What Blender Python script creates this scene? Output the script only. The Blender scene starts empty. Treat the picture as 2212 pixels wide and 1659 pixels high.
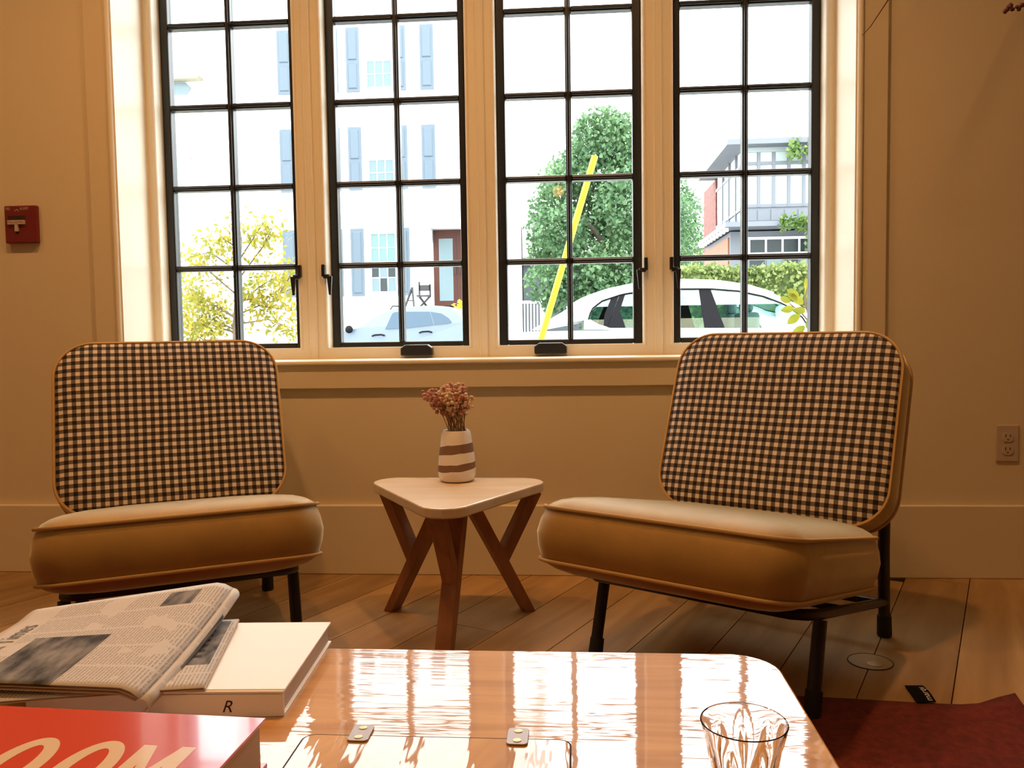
import bpy, bmesh, math, random
from mathutils import Vector, Matrix
R = math.radians
random.seed(7)
sc = bpy.context.scene
C = sc.collection

# ------------------------------------------------------------------ camera
W, H = 2212, 1659
FPX = 1810.75
CAM = Vector((0.0, -2.6808, 0.78))
YAW, PITCH, ROLL = -0.0769, -0.0594, -0.015
FWD = Vector((math.sin(YAW)*math.cos(PITCH), math.cos(YAW)*math.cos(PITCH), math.sin(PITCH)))
_r0 = Vector((math.cos(YAW), -math.sin(YAW), 0))
_u0 = _r0.cross(FWD)
RGT = _r0*math.cos(ROLL) + _u0*math.sin(ROLL)
UPV = -_r0*math.sin(ROLL) + _u0*math.cos(ROLL)
cam = bpy.data.cameras.new('camera')
cam.sensor_fit = 'HORIZONTAL'; cam.sensor_width = 36; cam.lens = FPX/W*36
cam.clip_start = 0.02; cam.clip_end = 400
camo = bpy.data.objects.new('camera', cam); C.objects.link(camo)
mw = Matrix.Identity(4)
for i in range(3):
    mw[i][0], mw[i][1], mw[i][2], mw[i][3] = RGT[i], UPV[i], -FWD[i], CAM[i]
camo.matrix_world = mw
sc.camera = camo

# ------------------------------------------------------------------ sky and exposure
SKY = 8.0
wd = bpy.data.worlds.new('overcast_sky'); sc.world = wd; wd.use_nodes = True
bg = wd.node_tree.nodes['Background']
bg.inputs[0].default_value = (0.96, 0.98, 1.0, 1); bg.inputs[1].default_value = SKY
sc.view_settings.view_transform = 'Standard'
sc.view_settings.look = 'None'
sc.view_settings.exposure = 0.0
sc.view_settings.gamma = 1.0
sc.view_settings.use_curve_mapping = False
sc.cycles.max_bounces = 9; sc.cycles.diffuse_bounces = 4; sc.cycles.glossy_bounces = 4
sc.cycles.transmission_bounces = 8; sc.cycles.transparent_max_bounces = 16
WARM = (1.0, 0.50, 0.17)

def ray(x, y): return FWD + RGT*((x-W/2)/FPX) - UPV*((y-H/2)/FPX)
def at(x, y, Y):                 # a point of the vertical plane at depth Y
    d = ray(x, y); return CAM + d*((Y-CAM.y)/d.y)
def atz(x, y, z):
    d = ray(x, y); return CAM + d*((z-CAM.z)/d.z)

# ------------------------------------------------------------------ helpers
def tag(o, label=None, cat=None, group=None, kind=None):
    if label: o['label'] = label
    if cat: o['category'] = cat
    if group: o['group'] = group
    if kind: o['kind'] = kind
    return o
def empty(name, loc=(0, 0, 0), rz=0.0, label=None, cat=None, group=None, kind=None):
    o = bpy.data.objects.new(name, None); C.objects.link(o)
    o.location = loc; o.rotation_euler = (0, 0, rz); o.empty_display_size = .05
    return tag(o, label, cat, group, kind)

class MB:
    def __init__(s): s.v = []; s.f = []
    def add(s, vs, fs):
        b = len(s.v); s.v += [Vector(v) for v in vs]; s.f += [tuple(i+b for i in f) for f in fs]; return s
    def box(s, x0, x1, y0, y1, z0, z1):
        return s.add([(x0,y0,z0),(x1,y0,z0),(x1,y1,z0),(x0,y1,z0),(x0,y0,z1),(x1,y0,z1),(x1,y1,z1),(x0,y1,z1)],
                     [(0,3,2,1),(4,5,6,7),(0,1,5,4),(1,2,6,5),(2,3,7,6),(3,0,4,7)])
    def bar(s, a, b, w, t, up=(0,0,1)):          # rectangular bar from a to b
        a, b = Vector(a), Vector(b); d = (b-a).normalized(); up = Vector(up)
        x = d.cross(up); x = x.normalized() if x.length > 1e-6 else Vector((1,0,0)); y = x.cross(d)
        o = [(-w/2,-t/2),(w/2,-t/2),(w/2,t/2),(-w/2,t/2)]
        vs = [a+x*p+y*q for p,q in o]+[b+x*p+y*q for p,q in o]
        return s.add(vs, [(0,3,2,1),(4,5,6,7),(0,1,5,4),(1,2,6,5),(2,3,7,6),(3,0,4,7)])
    def prism(s, poly, fn0, fn1):                # outline [(a,b)] mapped through two functions, capped
        n = len(poly); vs = [fn0(*p) for p in poly]+[fn1(*p) for p in poly]
        fs = [tuple(range(n-1,-1,-1)), tuple(range(n,2*n))]+[(i,(i+1)%n,n+(i+1)%n,n+i) for i in range(n)]
        return s.add(vs, fs)
    def tube(s, pts, r, n=8, closed=False, caps=True):
        pts = [Vector(p) for p in pts]; m = len(pts); rr = r if isinstance(r, (list, tuple)) else [r]*m
        def tan(i):
            if closed: return (pts[(i+1)%m]-pts[i-1]).normalized()
            a = pts[max(i-1,0)]; b = pts[min(i+1,m-1)]; return (b-a).normalized()
        t = tan(0); nrm = t.orthogonal().normalized(); rings = []
        b0 = len(s.v)
        for i in range(m):
            t = tan(i); nrm = (nrm-t*nrm.dot(t)).normalized(); bn = t.cross(nrm)
            for k in range(n):
                a = 2*math.pi*k/n; s.v.append(pts[i]+(nrm*math.cos(a)+bn*math.sin(a))*rr[i])
        for i in range(m if closed else m-1):
            j = (i+1)%m
            for k in range(n):
                l = (k+1)%n; s.f.append((b0+i*n+k, b0+i*n+l, b0+j*n+l, b0+j*n+k))
        if caps and not closed:
            s.f.append(tuple(b0+k for k in range(n-1,-1,-1))); s.f.append(tuple(b0+(m-1)*n+k for k in range(n)))
        return s
    def lathe(s, prof, n=32, c=(0,0,0), rf=None):
        c = Vector(c); b0 = len(s.v)
        for (r, z) in prof:
            for k in range(n):
                a = 2*math.pi*k/n; q = r*(rf(a, z) if rf else 1)
                s.v.append(c+Vector((q*math.cos(a), q*math.sin(a), z)))
        for i in range(len(prof)-1):
            for k in range(n):
                l = (k+1)%n; s.f.append((b0+i*n+k, b0+i*n+l, b0+(i+1)*n+l, b0+(i+1)*n+k))
        s.f.append(tuple(b0+k for k in range(n-1,-1,-1))); s.f.append(tuple(b0+(len(prof)-1)*n+k for k in range(n)))
        return s
    def blob(s, c, r, seg=6, rng=3, sz=(1,1,1)):
        prof = [(max(r*math.sin(math.pi*i/rng), r*.02), -r*math.cos(math.pi*i/rng)) for i in range(rng+1)]
        b = len(s.v); s.lathe(prof, seg, (0,0,0))
        for i in range(b, len(s.v)):
            v = s.v[i]; s.v[i] = Vector((v.x*sz[0], v.y*sz[1], v.z*sz[2]))+Vector(c)
        return s
    def grid(s, fn, nu, nv, closeu=False):
        b0 = len(s.v)
        for j in range(nv+1):
            for i in range(nu+(0 if closeu else 1)): s.v.append(Vector(fn(i/nu, j/nv)))
        w = nu if closeu else nu+1
        for j in range(nv):
            for i in range(nu):
                i2 = (i+1)%w; s.f.append((b0+j*w+i, b0+j*w+i2, b0+(j+1)*w+i2, b0+(j+1)*w+i))
        return s
    def build(s, name, mat, parent=None, smooth=None, bevel=0, seg=2, loc=None, fix=True):
        me = bpy.data.meshes.new(name); me.from_pydata([tuple(v) for v in s.v], [], s.f); me.update()
        if fix:
            bm = bmesh.new(); bm.from_mesh(me); bmesh.ops.recalc_face_normals(bm, faces=bm.faces); bm.to_mesh(me); bm.free()
        if smooth is not None:
            for p in me.polygons: p.use_smooth = True
            me.set_sharp_from_angle(angle=R(smooth))
        me.materials.append(mat)
        o = bpy.data.objects.new(name, me); C.objects.link(o)
        if parent: o.parent = parent
        if loc: o.location = loc
        if bevel:
            m = o.modifiers.new('bevel', 'BEVEL'); m.width = bevel; m.segments = seg; m.limit_method = 'ANGLE'; m.angle_limit = R(40)
        return o

def rrect(hx, hy, r, n=6, cx=0, cy=0):
    out = []; r = min(r, hx*.999, hy*.999)
    for k, (sx, sy) in enumerate(((1,1),(-1,1),(-1,-1),(1,-1))):
        for i in range(n+1):
            a = math.pi/2*k+math.pi/2*i/n
            out.append((cx+sx*(hx-r)+r*math.cos(a), cy+sy*(hy-r)+r*math.sin(a)))
    return out

# ------------------------------------------------------------------ materials
def newmat(name):
    m = bpy.data.materials.new(name); m.use_nodes = True
    nt = m.node_tree; b = nt.nodes['Principled BSDF']; return m, nt, b
def nd(nt, t, **kw):
    n = nt.nodes.new(t)
    for k, v in kw.items():
        if k.startswith('i_'): n.inputs[int(k[2:])].default_value = v
        else: setattr(n, k, v)
    return n
def lk(nt, a, b): nt.links.new(a, b)
def col3(c): return (c[0], c[1], c[2], 1)
def mat(name, c, rough=.6, metal=0, noise=0, nscale=8, bump=0, bscale=60, spec=.5, coat=0, sheen=0, stretch=None):
    m, nt, b = newmat(name)
    b.inputs['Base Color'].default_value = col3(c); b.inputs['Roughness'].default_value = rough
    b.inputs['Metallic'].default_value = metal; b.inputs['Specular IOR Level'].default_value = spec
    if coat: b.inputs['Coat Weight'].default_value = coat; b.inputs['Coat Roughness'].default_value = .05
    if sheen: b.inputs['Sheen Weight'].default_value = sheen; b.inputs['Sheen Roughness'].default_value = .35; b.inputs['Sheen Tint'].default_value = (1, .92, .60, 1)
    tc = nd(nt, 'ShaderNodeTexCoord'); src = tc.outputs['Object']
    if stretch:
        mp = nd(nt, 'ShaderNodeMapping'); mp.inputs['Scale'].default_value = stretch; lk(nt, src, mp.inputs[0]); src = mp.outputs[0]
    if noise:
        n = nd(nt, 'ShaderNodeTexNoise'); n.inputs['Scale'].default_value = nscale; n.inputs['Detail'].default_value = 4; lk(nt, src, n.inputs[0])
        r = nd(nt, 'ShaderNodeValToRGB'); r.color_ramp.elements[0].position = .3; r.color_ramp.elements[1].position = .7
        r.color_ramp.elements[0].color = col3([x*(1-noise) for x in c]); r.color_ramp.elements[1].color = col3([min(1, x*(1+noise)) for x in c])
        lk(nt, n.outputs[0], r.inputs[0]); lk(nt, r.outputs[0], b.inputs['Base Color'])
    if bump:
        n2 = nd(nt, 'ShaderNodeTexNoise'); n2.inputs['Scale'].default_value = bscale; n2.inputs['Detail'].default_value = 3; lk(nt, src, n2.inputs[0])
        bp = nd(nt, 'ShaderNodeBump'); bp.inputs['Strength'].default_value = bump; bp.inputs['Distance'].default_value = .01
        lk(nt, n2.outputs[0], bp.inputs['Height']); lk(nt, bp.outputs[0], b.inputs['Normal'])
    return m
def emis(name, c, s):
    m = bpy.data.materials.new(name); m.use_nodes = True; nt = m.node_tree; nt.nodes.clear()
    e = nd(nt, 'ShaderNodeEmission'); e.inputs[0].default_value = col3(c); e.inputs[1].default_value = s
    o = nd(nt, 'ShaderNodeOutputMaterial'); lk(nt, e.outputs[0], o.inputs[0]); return m
def pane_mat(name, tint, refl=1.0):
    m = bpy.data.materials.new(name); m.use_nodes = True; nt = m.node_tree; nt.nodes.clear()
    t = nd(nt, 'ShaderNodeBsdfTransparent'); t.inputs[0].default_value = col3(tint)
    g = nd(nt, 'ShaderNodeBsdfGlossy'); g.inputs['Roughness'].default_value = .01
    lw = nd(nt, 'ShaderNodeLayerWeight'); lw.inputs[0].default_value = .5
    p = nd(nt, 'ShaderNodeMath', operation='POWER'); p.inputs[1].default_value = 5; lk(nt, lw.outputs['Facing'], p.inputs[0])
    ma = nd(nt, 'ShaderNodeMath', operation='MULTIPLY_ADD'); ma.inputs[1].default_value = .9*refl; ma.inputs[2].default_value = .04*refl
    lk(nt, p.outputs[0], ma.inputs[0])
    mx = nd(nt, 'ShaderNodeMixShader'); lk(nt, ma.outputs[0], mx.inputs[0]); lk(nt, t.outputs[0], mx.inputs[1]); lk(nt, g.outputs[0], mx.inputs[2])
    o = nd(nt, 'ShaderNodeOutputMaterial'); lk(nt, mx.outputs[0], o.inputs[0]); return m
def wood(name, c1, c2, rough=.45, rot=0, scale=(1.2, 14, 14), rand=.0, coat=0, bump=0.02, ripple=None):
    m, nt, b = newmat(name)
    tc = nd(nt, 'ShaderNodeTexCoord'); mp = nd(nt, 'ShaderNodeMapping'); mp.vector_type = 'TEXTURE'
    mp.inputs['Rotation'].default_value = (0, 0, rot); lk(nt, tc.outputs['Object'], mp.inputs[0])
    mp2 = nd(nt, 'ShaderNodeMapping'); mp2.inputs['Scale'].default_value = scale; lk(nt, mp.outputs[0], mp2.inputs[0])
    oi = nd(nt, 'ShaderNodeObjectInfo')
    ofs = nd(nt, 'ShaderNodeVectorMath', operation='MULTIPLY_ADD'); ofs.inputs[1].default_value = (37, 11, 5)
    lk(nt, oi.outputs['Random'], ofs.inputs[0]); lk(nt, mp2.outputs[0], ofs.inputs[2])
    n = nd(nt, 'ShaderNodeTexNoise'); n.inputs['Scale'].default_value = 1.6; n.inputs['Detail'].default_value = 7; n.inputs['Distortion'].default_value = .6
    lk(nt, ofs.outputs[0], n.inputs[0])
    r = nd(nt, 'ShaderNodeValToRGB'); r.color_ramp.elements[0].position = .32; r.color_ramp.elements[1].position = .68
    r.color_ramp.elements[0].color = col3(c1); r.color_ramp.elements[1].color = col3(c2); lk(nt, n.outputs[0], r.inputs[0])
    out = r.outputs[0]
    if rand:
        mr = nd(nt, 'ShaderNodeMapRange'); mr.inputs[3].default_value = 1-rand; mr.inputs[4].default_value = 1+rand; lk(nt, oi.outputs['Random'], mr.inputs[0])
        hs = nd(nt, 'ShaderNodeHueSaturation'); lk(nt, mr.outputs[0], hs.inputs['Value']); lk(nt, out, hs.inputs['Color']); out = hs.outputs[0]
    lk(nt, out, b.inputs['Base Color']); b.inputs['Roughness'].default_value = rough
    if coat > .5: b.inputs['Specular IOR Level'].default_value = 0.08
    if coat: b.inputs['Coat Weight'].default_value = coat; b.inputs['Coat Roughness'].default_value = .03; b.inputs['Coat IOR'].default_value = 1.85
    bp = nd(nt, 'ShaderNodeBump'); bp.inputs['Strength'].default_value = bump; bp.inputs['Distance'].default_value = .02
    lk(nt, n.outputs[0], bp.inputs['Height']); lk(nt, bp.outputs[0], b.inputs['Normal'])
    if ripple:
        mp3 = nd(nt, 'ShaderNodeMapping'); mp3.inputs['Scale'].default_value = ripple[0]; lk(nt, tc.outputs['Object'], mp3.inputs[0])
        n3 = nd(nt, 'ShaderNodeTexNoise'); n3.inputs['Scale'].default_value = 1; n3.inputs['Detail'].default_value = 2; lk(nt, mp3.outputs[0], n3.inputs[0])
        b3 = nd(nt, 'ShaderNodeBump'); b3.inputs['Strength'].default_value = ripple[1]; b3.inputs['Distance'].default_value = .01
        lk(nt, n3.outputs[0], b3.inputs['Height']); lk(nt, b3.outputs[0], b.inputs['Normal'] if not coat else b.inputs['Coat Normal'])
    return m

M = {}
M['wall'] = mat('cream_wall_paint', (.70, .60, .42), .75, bump=.02, bscale=220)
M['trim'] = mat('white_satin_paint', (.82, .76, .62), .4)
M['ceil'] = mat('ceiling_paint', (.8, .75, .65), .9)
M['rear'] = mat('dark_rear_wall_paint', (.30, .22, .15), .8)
M['sash'] = mat('black_sash_paint', (.012, .013, .015), .35)
M['black'] = mat('black_steel', (.012, .012, .014), .38, bump=.01, bscale=200)
M['rubber'] = mat('black_rubber', (.012, .012, .012), .75)
M['pane'] = pane_mat('window_glass', (.97, .99, .98))
M['mustard'] = mat('mustard_velvet', (.36, .205, .055), .58, noise=.10, nscale=14, bump=.05, bscale=350, spec=1.0, sheen=1.0)
M['mustard'].node_tree.nodes['Principled BSDF'].inputs['Specular Tint'].default_value = (1, .88, .52, 1)
M['mustard_pipe'] = mat('mustard_piping', (.50, .31, .11), .7, bump=.05, bscale=500)
M['plank'] = wood('oak_plank', (.28, .155, .058), (.43, .265, .115), .5, rot=R(90-26.2), scale=(1.0, 9, 9), rand=.14, bump=.05)
M['gap'] = mat('dark_floor_gap', (.05, .03, .018), .9)
M['table_wood'] = wood('varnished_table_wood', (.50, .240, .070), (.68, .37, .125), .35, rot=0, scale=(2.0, 22, 22), coat=1, bump=.01, ripple=((6, 55, 5), .055))
M['hatch_wood'] = wood('varnished_hatch_wood', (.54, .27, .080), (.72, .41, .145), .35, rot=R(65), scale=(2.0, 18, 18), coat=1, bump=.01, ripple=((40, 9, 5), .07))
M['birch'] = wood('pale_birch_top', (.62, .47, .30), (.74, .60, .42), .35, scale=(1.5, 8, 8), bump=.01, coat=.25)
M['leg_wood'] = wood('reddish_leg_wood', (.22, .085, .035), (.36, .155, .065), .5, rot=R(0), scale=(14, 14, 1.3), bump=.03)
M['rug'] = mat('dark_red_wool', (.16, .022, .016), .95, noise=.28, nscale=60, bump=.5, bscale=260)
M['red_plastic'] = mat('red_alarm_plastic', (.17, .013, .017), .4)
M['white_plastic'] = mat('cream_plastic', (.52, .42, .33), .45)
M['dark_slot'] = mat('dark_slot', (.03, .012, .01), .7)
M['brass'] = mat('aged_brass', (.62, .48, .26), .35, metal=.6)
M['steel'] = mat('dull_steel', (.36, .30, .28), .5, metal=.7, bump=.02, bscale=120)
M['page'] = mat('book_pages', (.62, .47, .34), .9, noise=.12, nscale=90, stretch=(.1, .1, 10))
M['white_cover'] = mat('white_cloth_cover', (.93, .93, .92), .45, bump=.01, bscale=300)
M['red_cover'] = mat('glossy_red_cover', (.62, .035, .022), .18, coat=.6)
M['cream_ink'] = mat('cream_print', (.78, .58, .38), .25, coat=.6)
M['ink'] = mat('black_print', (.03, .03, .03), .8)
M['grey_ink'] = mat('grey_print', (.17, .15, .14), .8)
M['text_white'] = mat('white_print', (.75, .72, .68), .7)
M['paper_edge'] = mat('newsprint_edge', (.56, .42, .30), .9, bump=.05, bscale=60)

def gingham():
    m, nt, b = newmat('black_white_gingham')
    tc = nd(nt, 'ShaderNodeTexCoord'); n = nd(nt, 'ShaderNodeTexNoise'); n.inputs['Scale'].default_value = 3.0; lk(nt, tc.outputs['Object'], n.inputs[0])
    vm = nd(nt, 'ShaderNodeVectorMath', operation='MULTIPLY_ADD'); vm.inputs[1].default_value = (.008, .010, .01); lk(nt, n.outputs['Color'], vm.inputs[0]); lk(nt, tc.outputs['Object'], vm.inputs[2])
    sx = nd(nt, 'ShaderNodeSeparateXYZ'); lk(nt, vm.outputs[0], sx.inputs[0])
    res = []
    for k in (0, 1):
        a = nd(nt, 'ShaderNodeMath', operation='MULTIPLY'); a.inputs[1].default_value = 1/.0217; lk(nt, sx.outputs[k], a.inputs[0])
        f = nd(nt, 'ShaderNodeMath', operation='FRACT'); lk(nt, a.outputs[0], f.inputs[0])
        g = nd(nt, 'ShaderNodeMath', operation='GREATER_THAN'); g.inputs[1].default_value = .5; lk(nt, f.outputs[0], g.inputs[0]); res.append(g)
    s = nd(nt, 'ShaderNodeMath', operation='ADD'); lk(nt, res[0].outputs[0], s.inputs[0]); lk(nt, res[1].outputs[0], s.inputs[1])
    h = nd(nt, 'ShaderNodeMath', operation='MULTIPLY'); h.inputs[1].default_value = .5; lk(nt, s.outputs[0], h.inputs[0])
    r = nd(nt, 'ShaderNodeValToRGB'); r.color_ramp.interpolation = 'CONSTANT'
    e = r.color_ramp.elements; e[0].position = 0; e[0].color = (.70, .64, .56, 1); e[1].position = .25; e[1].color = (.15, .112, .085, 1)
    e2 = e.new(.75); e2.color = (.010, .007, .007, 1)
    lk(nt, h.outputs[0], r.inputs[0]); lk(nt, r.outputs[0], b.inputs['Base Color']); b.inputs['Roughness'].default_value = .9
    n2 = nd(nt, 'ShaderNodeTexNoise'); n2.inputs['Scale'].default_value = 400; lk(nt, tc.outputs['Object'], n2.inputs[0])
    bp = nd(nt, 'ShaderNodeBump'); bp.inputs['Strength'].default_value = .08; bp.inputs['Distance'].default_value = .01; lk(nt, n2.outputs[0], bp.inputs['Height']); lk(nt, bp.outputs[0], b.inputs['Normal'])
    return m
M['gingham'] = gingham()

# ------------------------------------------------------------------ the room
XL, XR, YB, ZC = -3.3, 3.2, -6.6, 2.9
P0, PP = -1.2091, 0.5953               # first casement centre, spacing
CX = P0+1.5*PP
OX0, OX1 = CX-1.178, CX+1.178          # opening
OZ0, OZ1 = 0.70, 2.50
WT = 0.32
def struct(mb, name, m, parent=None, **kw):
    o = mb.build(name, m, parent, **kw)
    if parent is None: o['kind'] = 'structure'
    return o
struct(MB().box(XL-.2, OX0, 0, WT, -.3, ZC+.2).box(OX1, XR+.2, 0, WT, -.3, ZC+.2).box(OX0, OX1, 0, WT, -.3, OZ0-.012).box(OX0, OX1, 0, WT, OZ1, ZC+.2), 'wall_back', M['wall'])
struct(MB().box(XL-.2, XL, YB, 0, -.3, ZC+.2), 'wall_left', M['wall'])
struct(MB().box(XR, XR+.2, YB, 0, -.3, ZC+.2), 'wall_right', M['wall'])
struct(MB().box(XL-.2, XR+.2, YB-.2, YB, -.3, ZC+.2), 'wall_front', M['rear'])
struct(MB().box(XL-.2, XR+.2, YB-.2, WT, ZC, ZC+.2), 'ceiling', M['ceil'])
floor = struct(MB().box(XL-.2, XR+.2, YB-.2, 0, -.3, -.02), 'floor', M['gap'])
# floor planks, laid diagonally, each cut to the room
def clip(poly, ax, lim, sign):
    out = []
    for i in range(len(poly)):
        a, b = poly[i], poly[(i+1)%len(poly)]
        ia, ib = sign*(a[ax]-lim) <= 1e-9, sign*(b[ax]-lim) <= 1e-9
        if ia: out.append(a)
        if ia != ib:
            t = (lim-a[ax])/(b[ax]-a[ax]); out.append(tuple(a[k]+t*(b[k]-a[k]) for k in (0, 1)))
    return out
PA = R(26.2); du = Vector((math.sin(PA), math.cos(PA))); dv = Vector((math.cos(PA), -math.sin(PA)))
PWID = .175
v_ref = Vector((1.021, -.011)).dot(dv)
rp = random.Random(3)
for i in range(-36, 24):
    v0 = v_ref+i*PWID; u = -8.5+rp.random()*2
    while u < 3:
        ln = rp.uniform(1.5, 2.6); g = .0013
        q = [(u+g, v0+g), (u+ln-g, v0+g), (u+ln-g, v0+PWID-g), (u+g, v0+PWID-g)]
        poly = [tuple(du*a+dv*b) for a, b in q]; u += ln
        for ax, lim, s in ((0, XL, -1), (0, XR, 1), (1, -3.4, -1), (1, -.002, 1)):
            poly = clip(poly, ax, lim, s)
            if len(poly) < 3: break
        if len(poly) < 3: continue
        area = abs(sum(poly[k][0]*poly[(k+1)%len(poly)][1]-poly[(k+1)%len(poly)][0]*poly[k][1] for k in range(len(poly))))/2
        if area < .004: continue
        MB().prism(poly, lambda x, y: (x, y, -.02), lambda x, y: (x, y, 0)).build('plank', M['plank'], floor)
# behind the camera the same boards run on as one surface
o = MB().box(XL, XR, YB, -3.4, -.02, 0).build('plank_field', M['plank'], floor); o['kind'] = 'stuff'
# baseboard, casing, stool, apron
BT = .018
struct(MB().box(XL, XR, -BT, 0, 0, .229), 'baseboard_back', M['wall'], bevel=.003)
CW, CT = .088, .016
struct(MB().box(OX0-CW, OX0, -CT, 0, OZ0-CW, OZ1+CW), 'trim_1', M['wall'], bevel=.002)
struct(MB().box(OX1, OX1+CW, -CT, 0, OZ0-CW, OZ1+CW), 'trim_2', M['wall'], bevel=.002)
struct(MB().box(OX0, OX1, -CT, 0, OZ0-CW, OZ0-.012), 'trim_3', M['wall'], bevel=.002)
struct(MB().box(OX0, OX1, -CT, 0, OZ1, OZ1+CW), 'trim_4', M['wall'], bevel=.002)
struct(MB().box(OX0, OX1, -.028, WT, OZ0-.012, OZ0+.003), 'trim_5', M['trim'], bevel=.005)            # stool
for k, (xa, xb) in enumerate(((OX0-.012, OX0+.002), (OX1-.002, OX1+.012))):                             # beads at the reveal
    struct(MB().tube([((xa+xb)/2, -CT-.002, OZ0+.003), ((xa+xb)/2, -CT-.002, OZ1)], .009, 10), 'trim_%d' % (6+k), M['trim'], smooth=50)
for k, xa in enumerate((OX0, OX1-.008)):                                                              # reveal linings
    struct(MB().box(xa, xa+.008, -CT, WT, OZ0+.003, OZ1), 'trim_%d' % (8+k), M['trim'])
struct(MB().box(OX0, OX1, -CT, WT, OZ1-.008, OZ1), 'trim_10', M['trim'])
for k in range(3):                                                                                    # mullion cover strips
    x = P0+PP*(k+.5)
    struct(MB().box(x-.0127, x+.0127, .183, .30, OZ0+.003, OZ1-.008).tube([(x-.0105, .186, OZ0+.003), (x-.0105, .186, OZ1-.008)], .0045, 8).tube([(x+.0105, .186, OZ0+.003), (x+.0105, .186, OZ1-.008)], .0045, 8), 'trim_%d' % (11+k), M['trim'], smooth=40)
# casements
FH, SH = .285, .247
ZS0, ZS1 = .742, 2.462
ROW = [1.8816-.2836*k for k in range(-1, 4)]
def casement(n):
    x = P0+n*PP
    fr = MB().box(x-FH, x-SH, .19, .30, OZ0+.003, OZ1-.008).box(x+SH, x+FH, .19, .30, OZ0+.003, OZ1-.008)
    fr.box(x-SH, x+SH, .19, .30, OZ0+.003, ZS0).box(x-SH, x+SH, .19, .30, ZS1, OZ1-.008)
    for s in (-1, 1): fr.tube([(x+s*(SH+.006), .191, ZS0-.006), (x+s*(SH+.006), .191, ZS1)], .0055, 8)
    w = struct(fr, 'window_%d' % (n+1), M['trim'], smooth=40)
    s = MB().box(x-SH, x-SH+.030, .245, .285, ZS0, ZS1).box(x+SH-.030, x+SH, .245, .285, ZS0, ZS1)
    s.box(x-SH+.030, x+SH-.030, .245, .285, ZS0, ZS0+.018).box(x-SH+.030, x+SH-.030, .245, .285, ZS1-.03, ZS1)
    sash = s.build('sash', M['sash'], w, bevel=.004)
    xi0, xi1, zi0, zi1 = x-SH+.030, x+SH-.030, ZS0+.018, ZS1-.03
    MB().box(x-.010, x+.010, .247, .283, zi0, zi1).box(x-.005, x+.005, .240, .247, zi0, zi1).build('muntin', M['sash'], sash, bevel=.003)
    zs = [zi1]+ROW+[zi0]
    for z in ROW:
        for a, b in ((xi0, x-.010), (x+.010, xi1)):
            MB().box(a, b, .248, .282, z-.010, z+.010).box(a, b, .242, .248, z-.005, z+.005).build('muntin', M['sash'], sash, bevel=.003)
    for k in range(len(zs)-1):
        za = zs[k]-(0 if k == 0 else .010); zb = zs[k+1]+(0 if k == len(zs)-2 else .010)
        for a, b in ((xi0, x-.010), (x+.010, xi1)):
            MB().box(a, b, .266, .270, zb, za).build('pane', M['pane'], sash)
    return w
wins = [casement(n) for n in range(4)]
def latch(w, x, s):        # cam handle: keeper above, lever below
    z = 1.0
    m = MB().box(x-.006, x+.006, .172, .19, z-.012, z+.030).box(min(x, x-s*.022), max(x, x-s*.022), .172, .190, z-.018, z-.004)
    m.add([(x-s*.022-.009, .170, z-.010), (x-s*.022+.009, .170, z-.010), (x-s*.022+.005, .170, z-.075), (x-s*.022-.003, .170, z-.075),
           (x-s*.022-.009, .184, z-.010), (x-s*.022+.009, .184, z-.010), (x-s*.022+.005, .178, z-.075), (x-s*.022-.003, .178, z-.075)],
          [(0,1,2,3),(7,6,5,4),(0,4,5,1),(1,5,6,2),(2,6,7,3),(3,7,4,0)])
    m.build('latch', M['black'], w, bevel=.002)
latch(wins[0], P0+SH+.008, 1); latch(wins[1], P0+PP-SH-.008, -1)
latch(wins[2], P0+2*PP+SH+.008, 1); latch(wins[3], P0+3*PP-SH-.008, -1)
def crank(w, x0, x1):
    pts = [(x0, .712), (x1, .712), (x1, .738), (x1-.016, .749), (x0+.016, .749), (x0, .738)]
    MB().prism(pts, lambda a, b: (a, .152, b), lambda a, b: (a, .19, b)).build('crank_cover', M['black'], w, bevel=.004)
crank(wins[1], -.600, -.491); crank(wins[2], -.141, -.031)

# ------------------------------------------------------------------ ceiling downlights and rear lamps
def lamp(kind, name, loc, watts, radius, color=WARM, parent=None, spot=None):
    l = bpy.data.lights.new(name, kind); l.energy = watts; l.color = color
    l.shadow_soft_size = radius
    if spot: l.spot_size = R(spot); l.spot_blend = .8
    o = bpy.data.objects.new(name, l); C.objects.link(o); o.location = loc
    if parent: o.parent = parent
    return o
M['glow'] = emis('warm_lamp_glow', (1, .62, .28), 14)
def downlight(x, y, w, lab):
    t = empty('ceiling_downlight', (x, y, ZC), 0, lab, 'downlight', 'recessed ceiling downlights')
    MB().lathe([(.062, -.004), (.085, -.010), (.088, -.001)], 24).build('trim_ring', M['trim'], t, smooth=40)
    MB().lathe([(.060, -.006), (.060, -.003)], 24).build('lens', M['glow'], t)
    lamp('SPOT', 'downlight_bulb', (0, 0, -.03), w, .06, parent=t, spot=150)
for x, w in ((-2.3, 28), (-1.1, 68), (.0, 82), (1.2, 8)): downlight(x, -1.05, w, 'recessed downlight in the ceiling near the window wall')
for x, w in ((-2.2, 18), (-.4, 26), (1.5, 8)): downlight(x, -3.6, w, 'recessed downlight in the ceiling towards the rear of the room')
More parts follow.
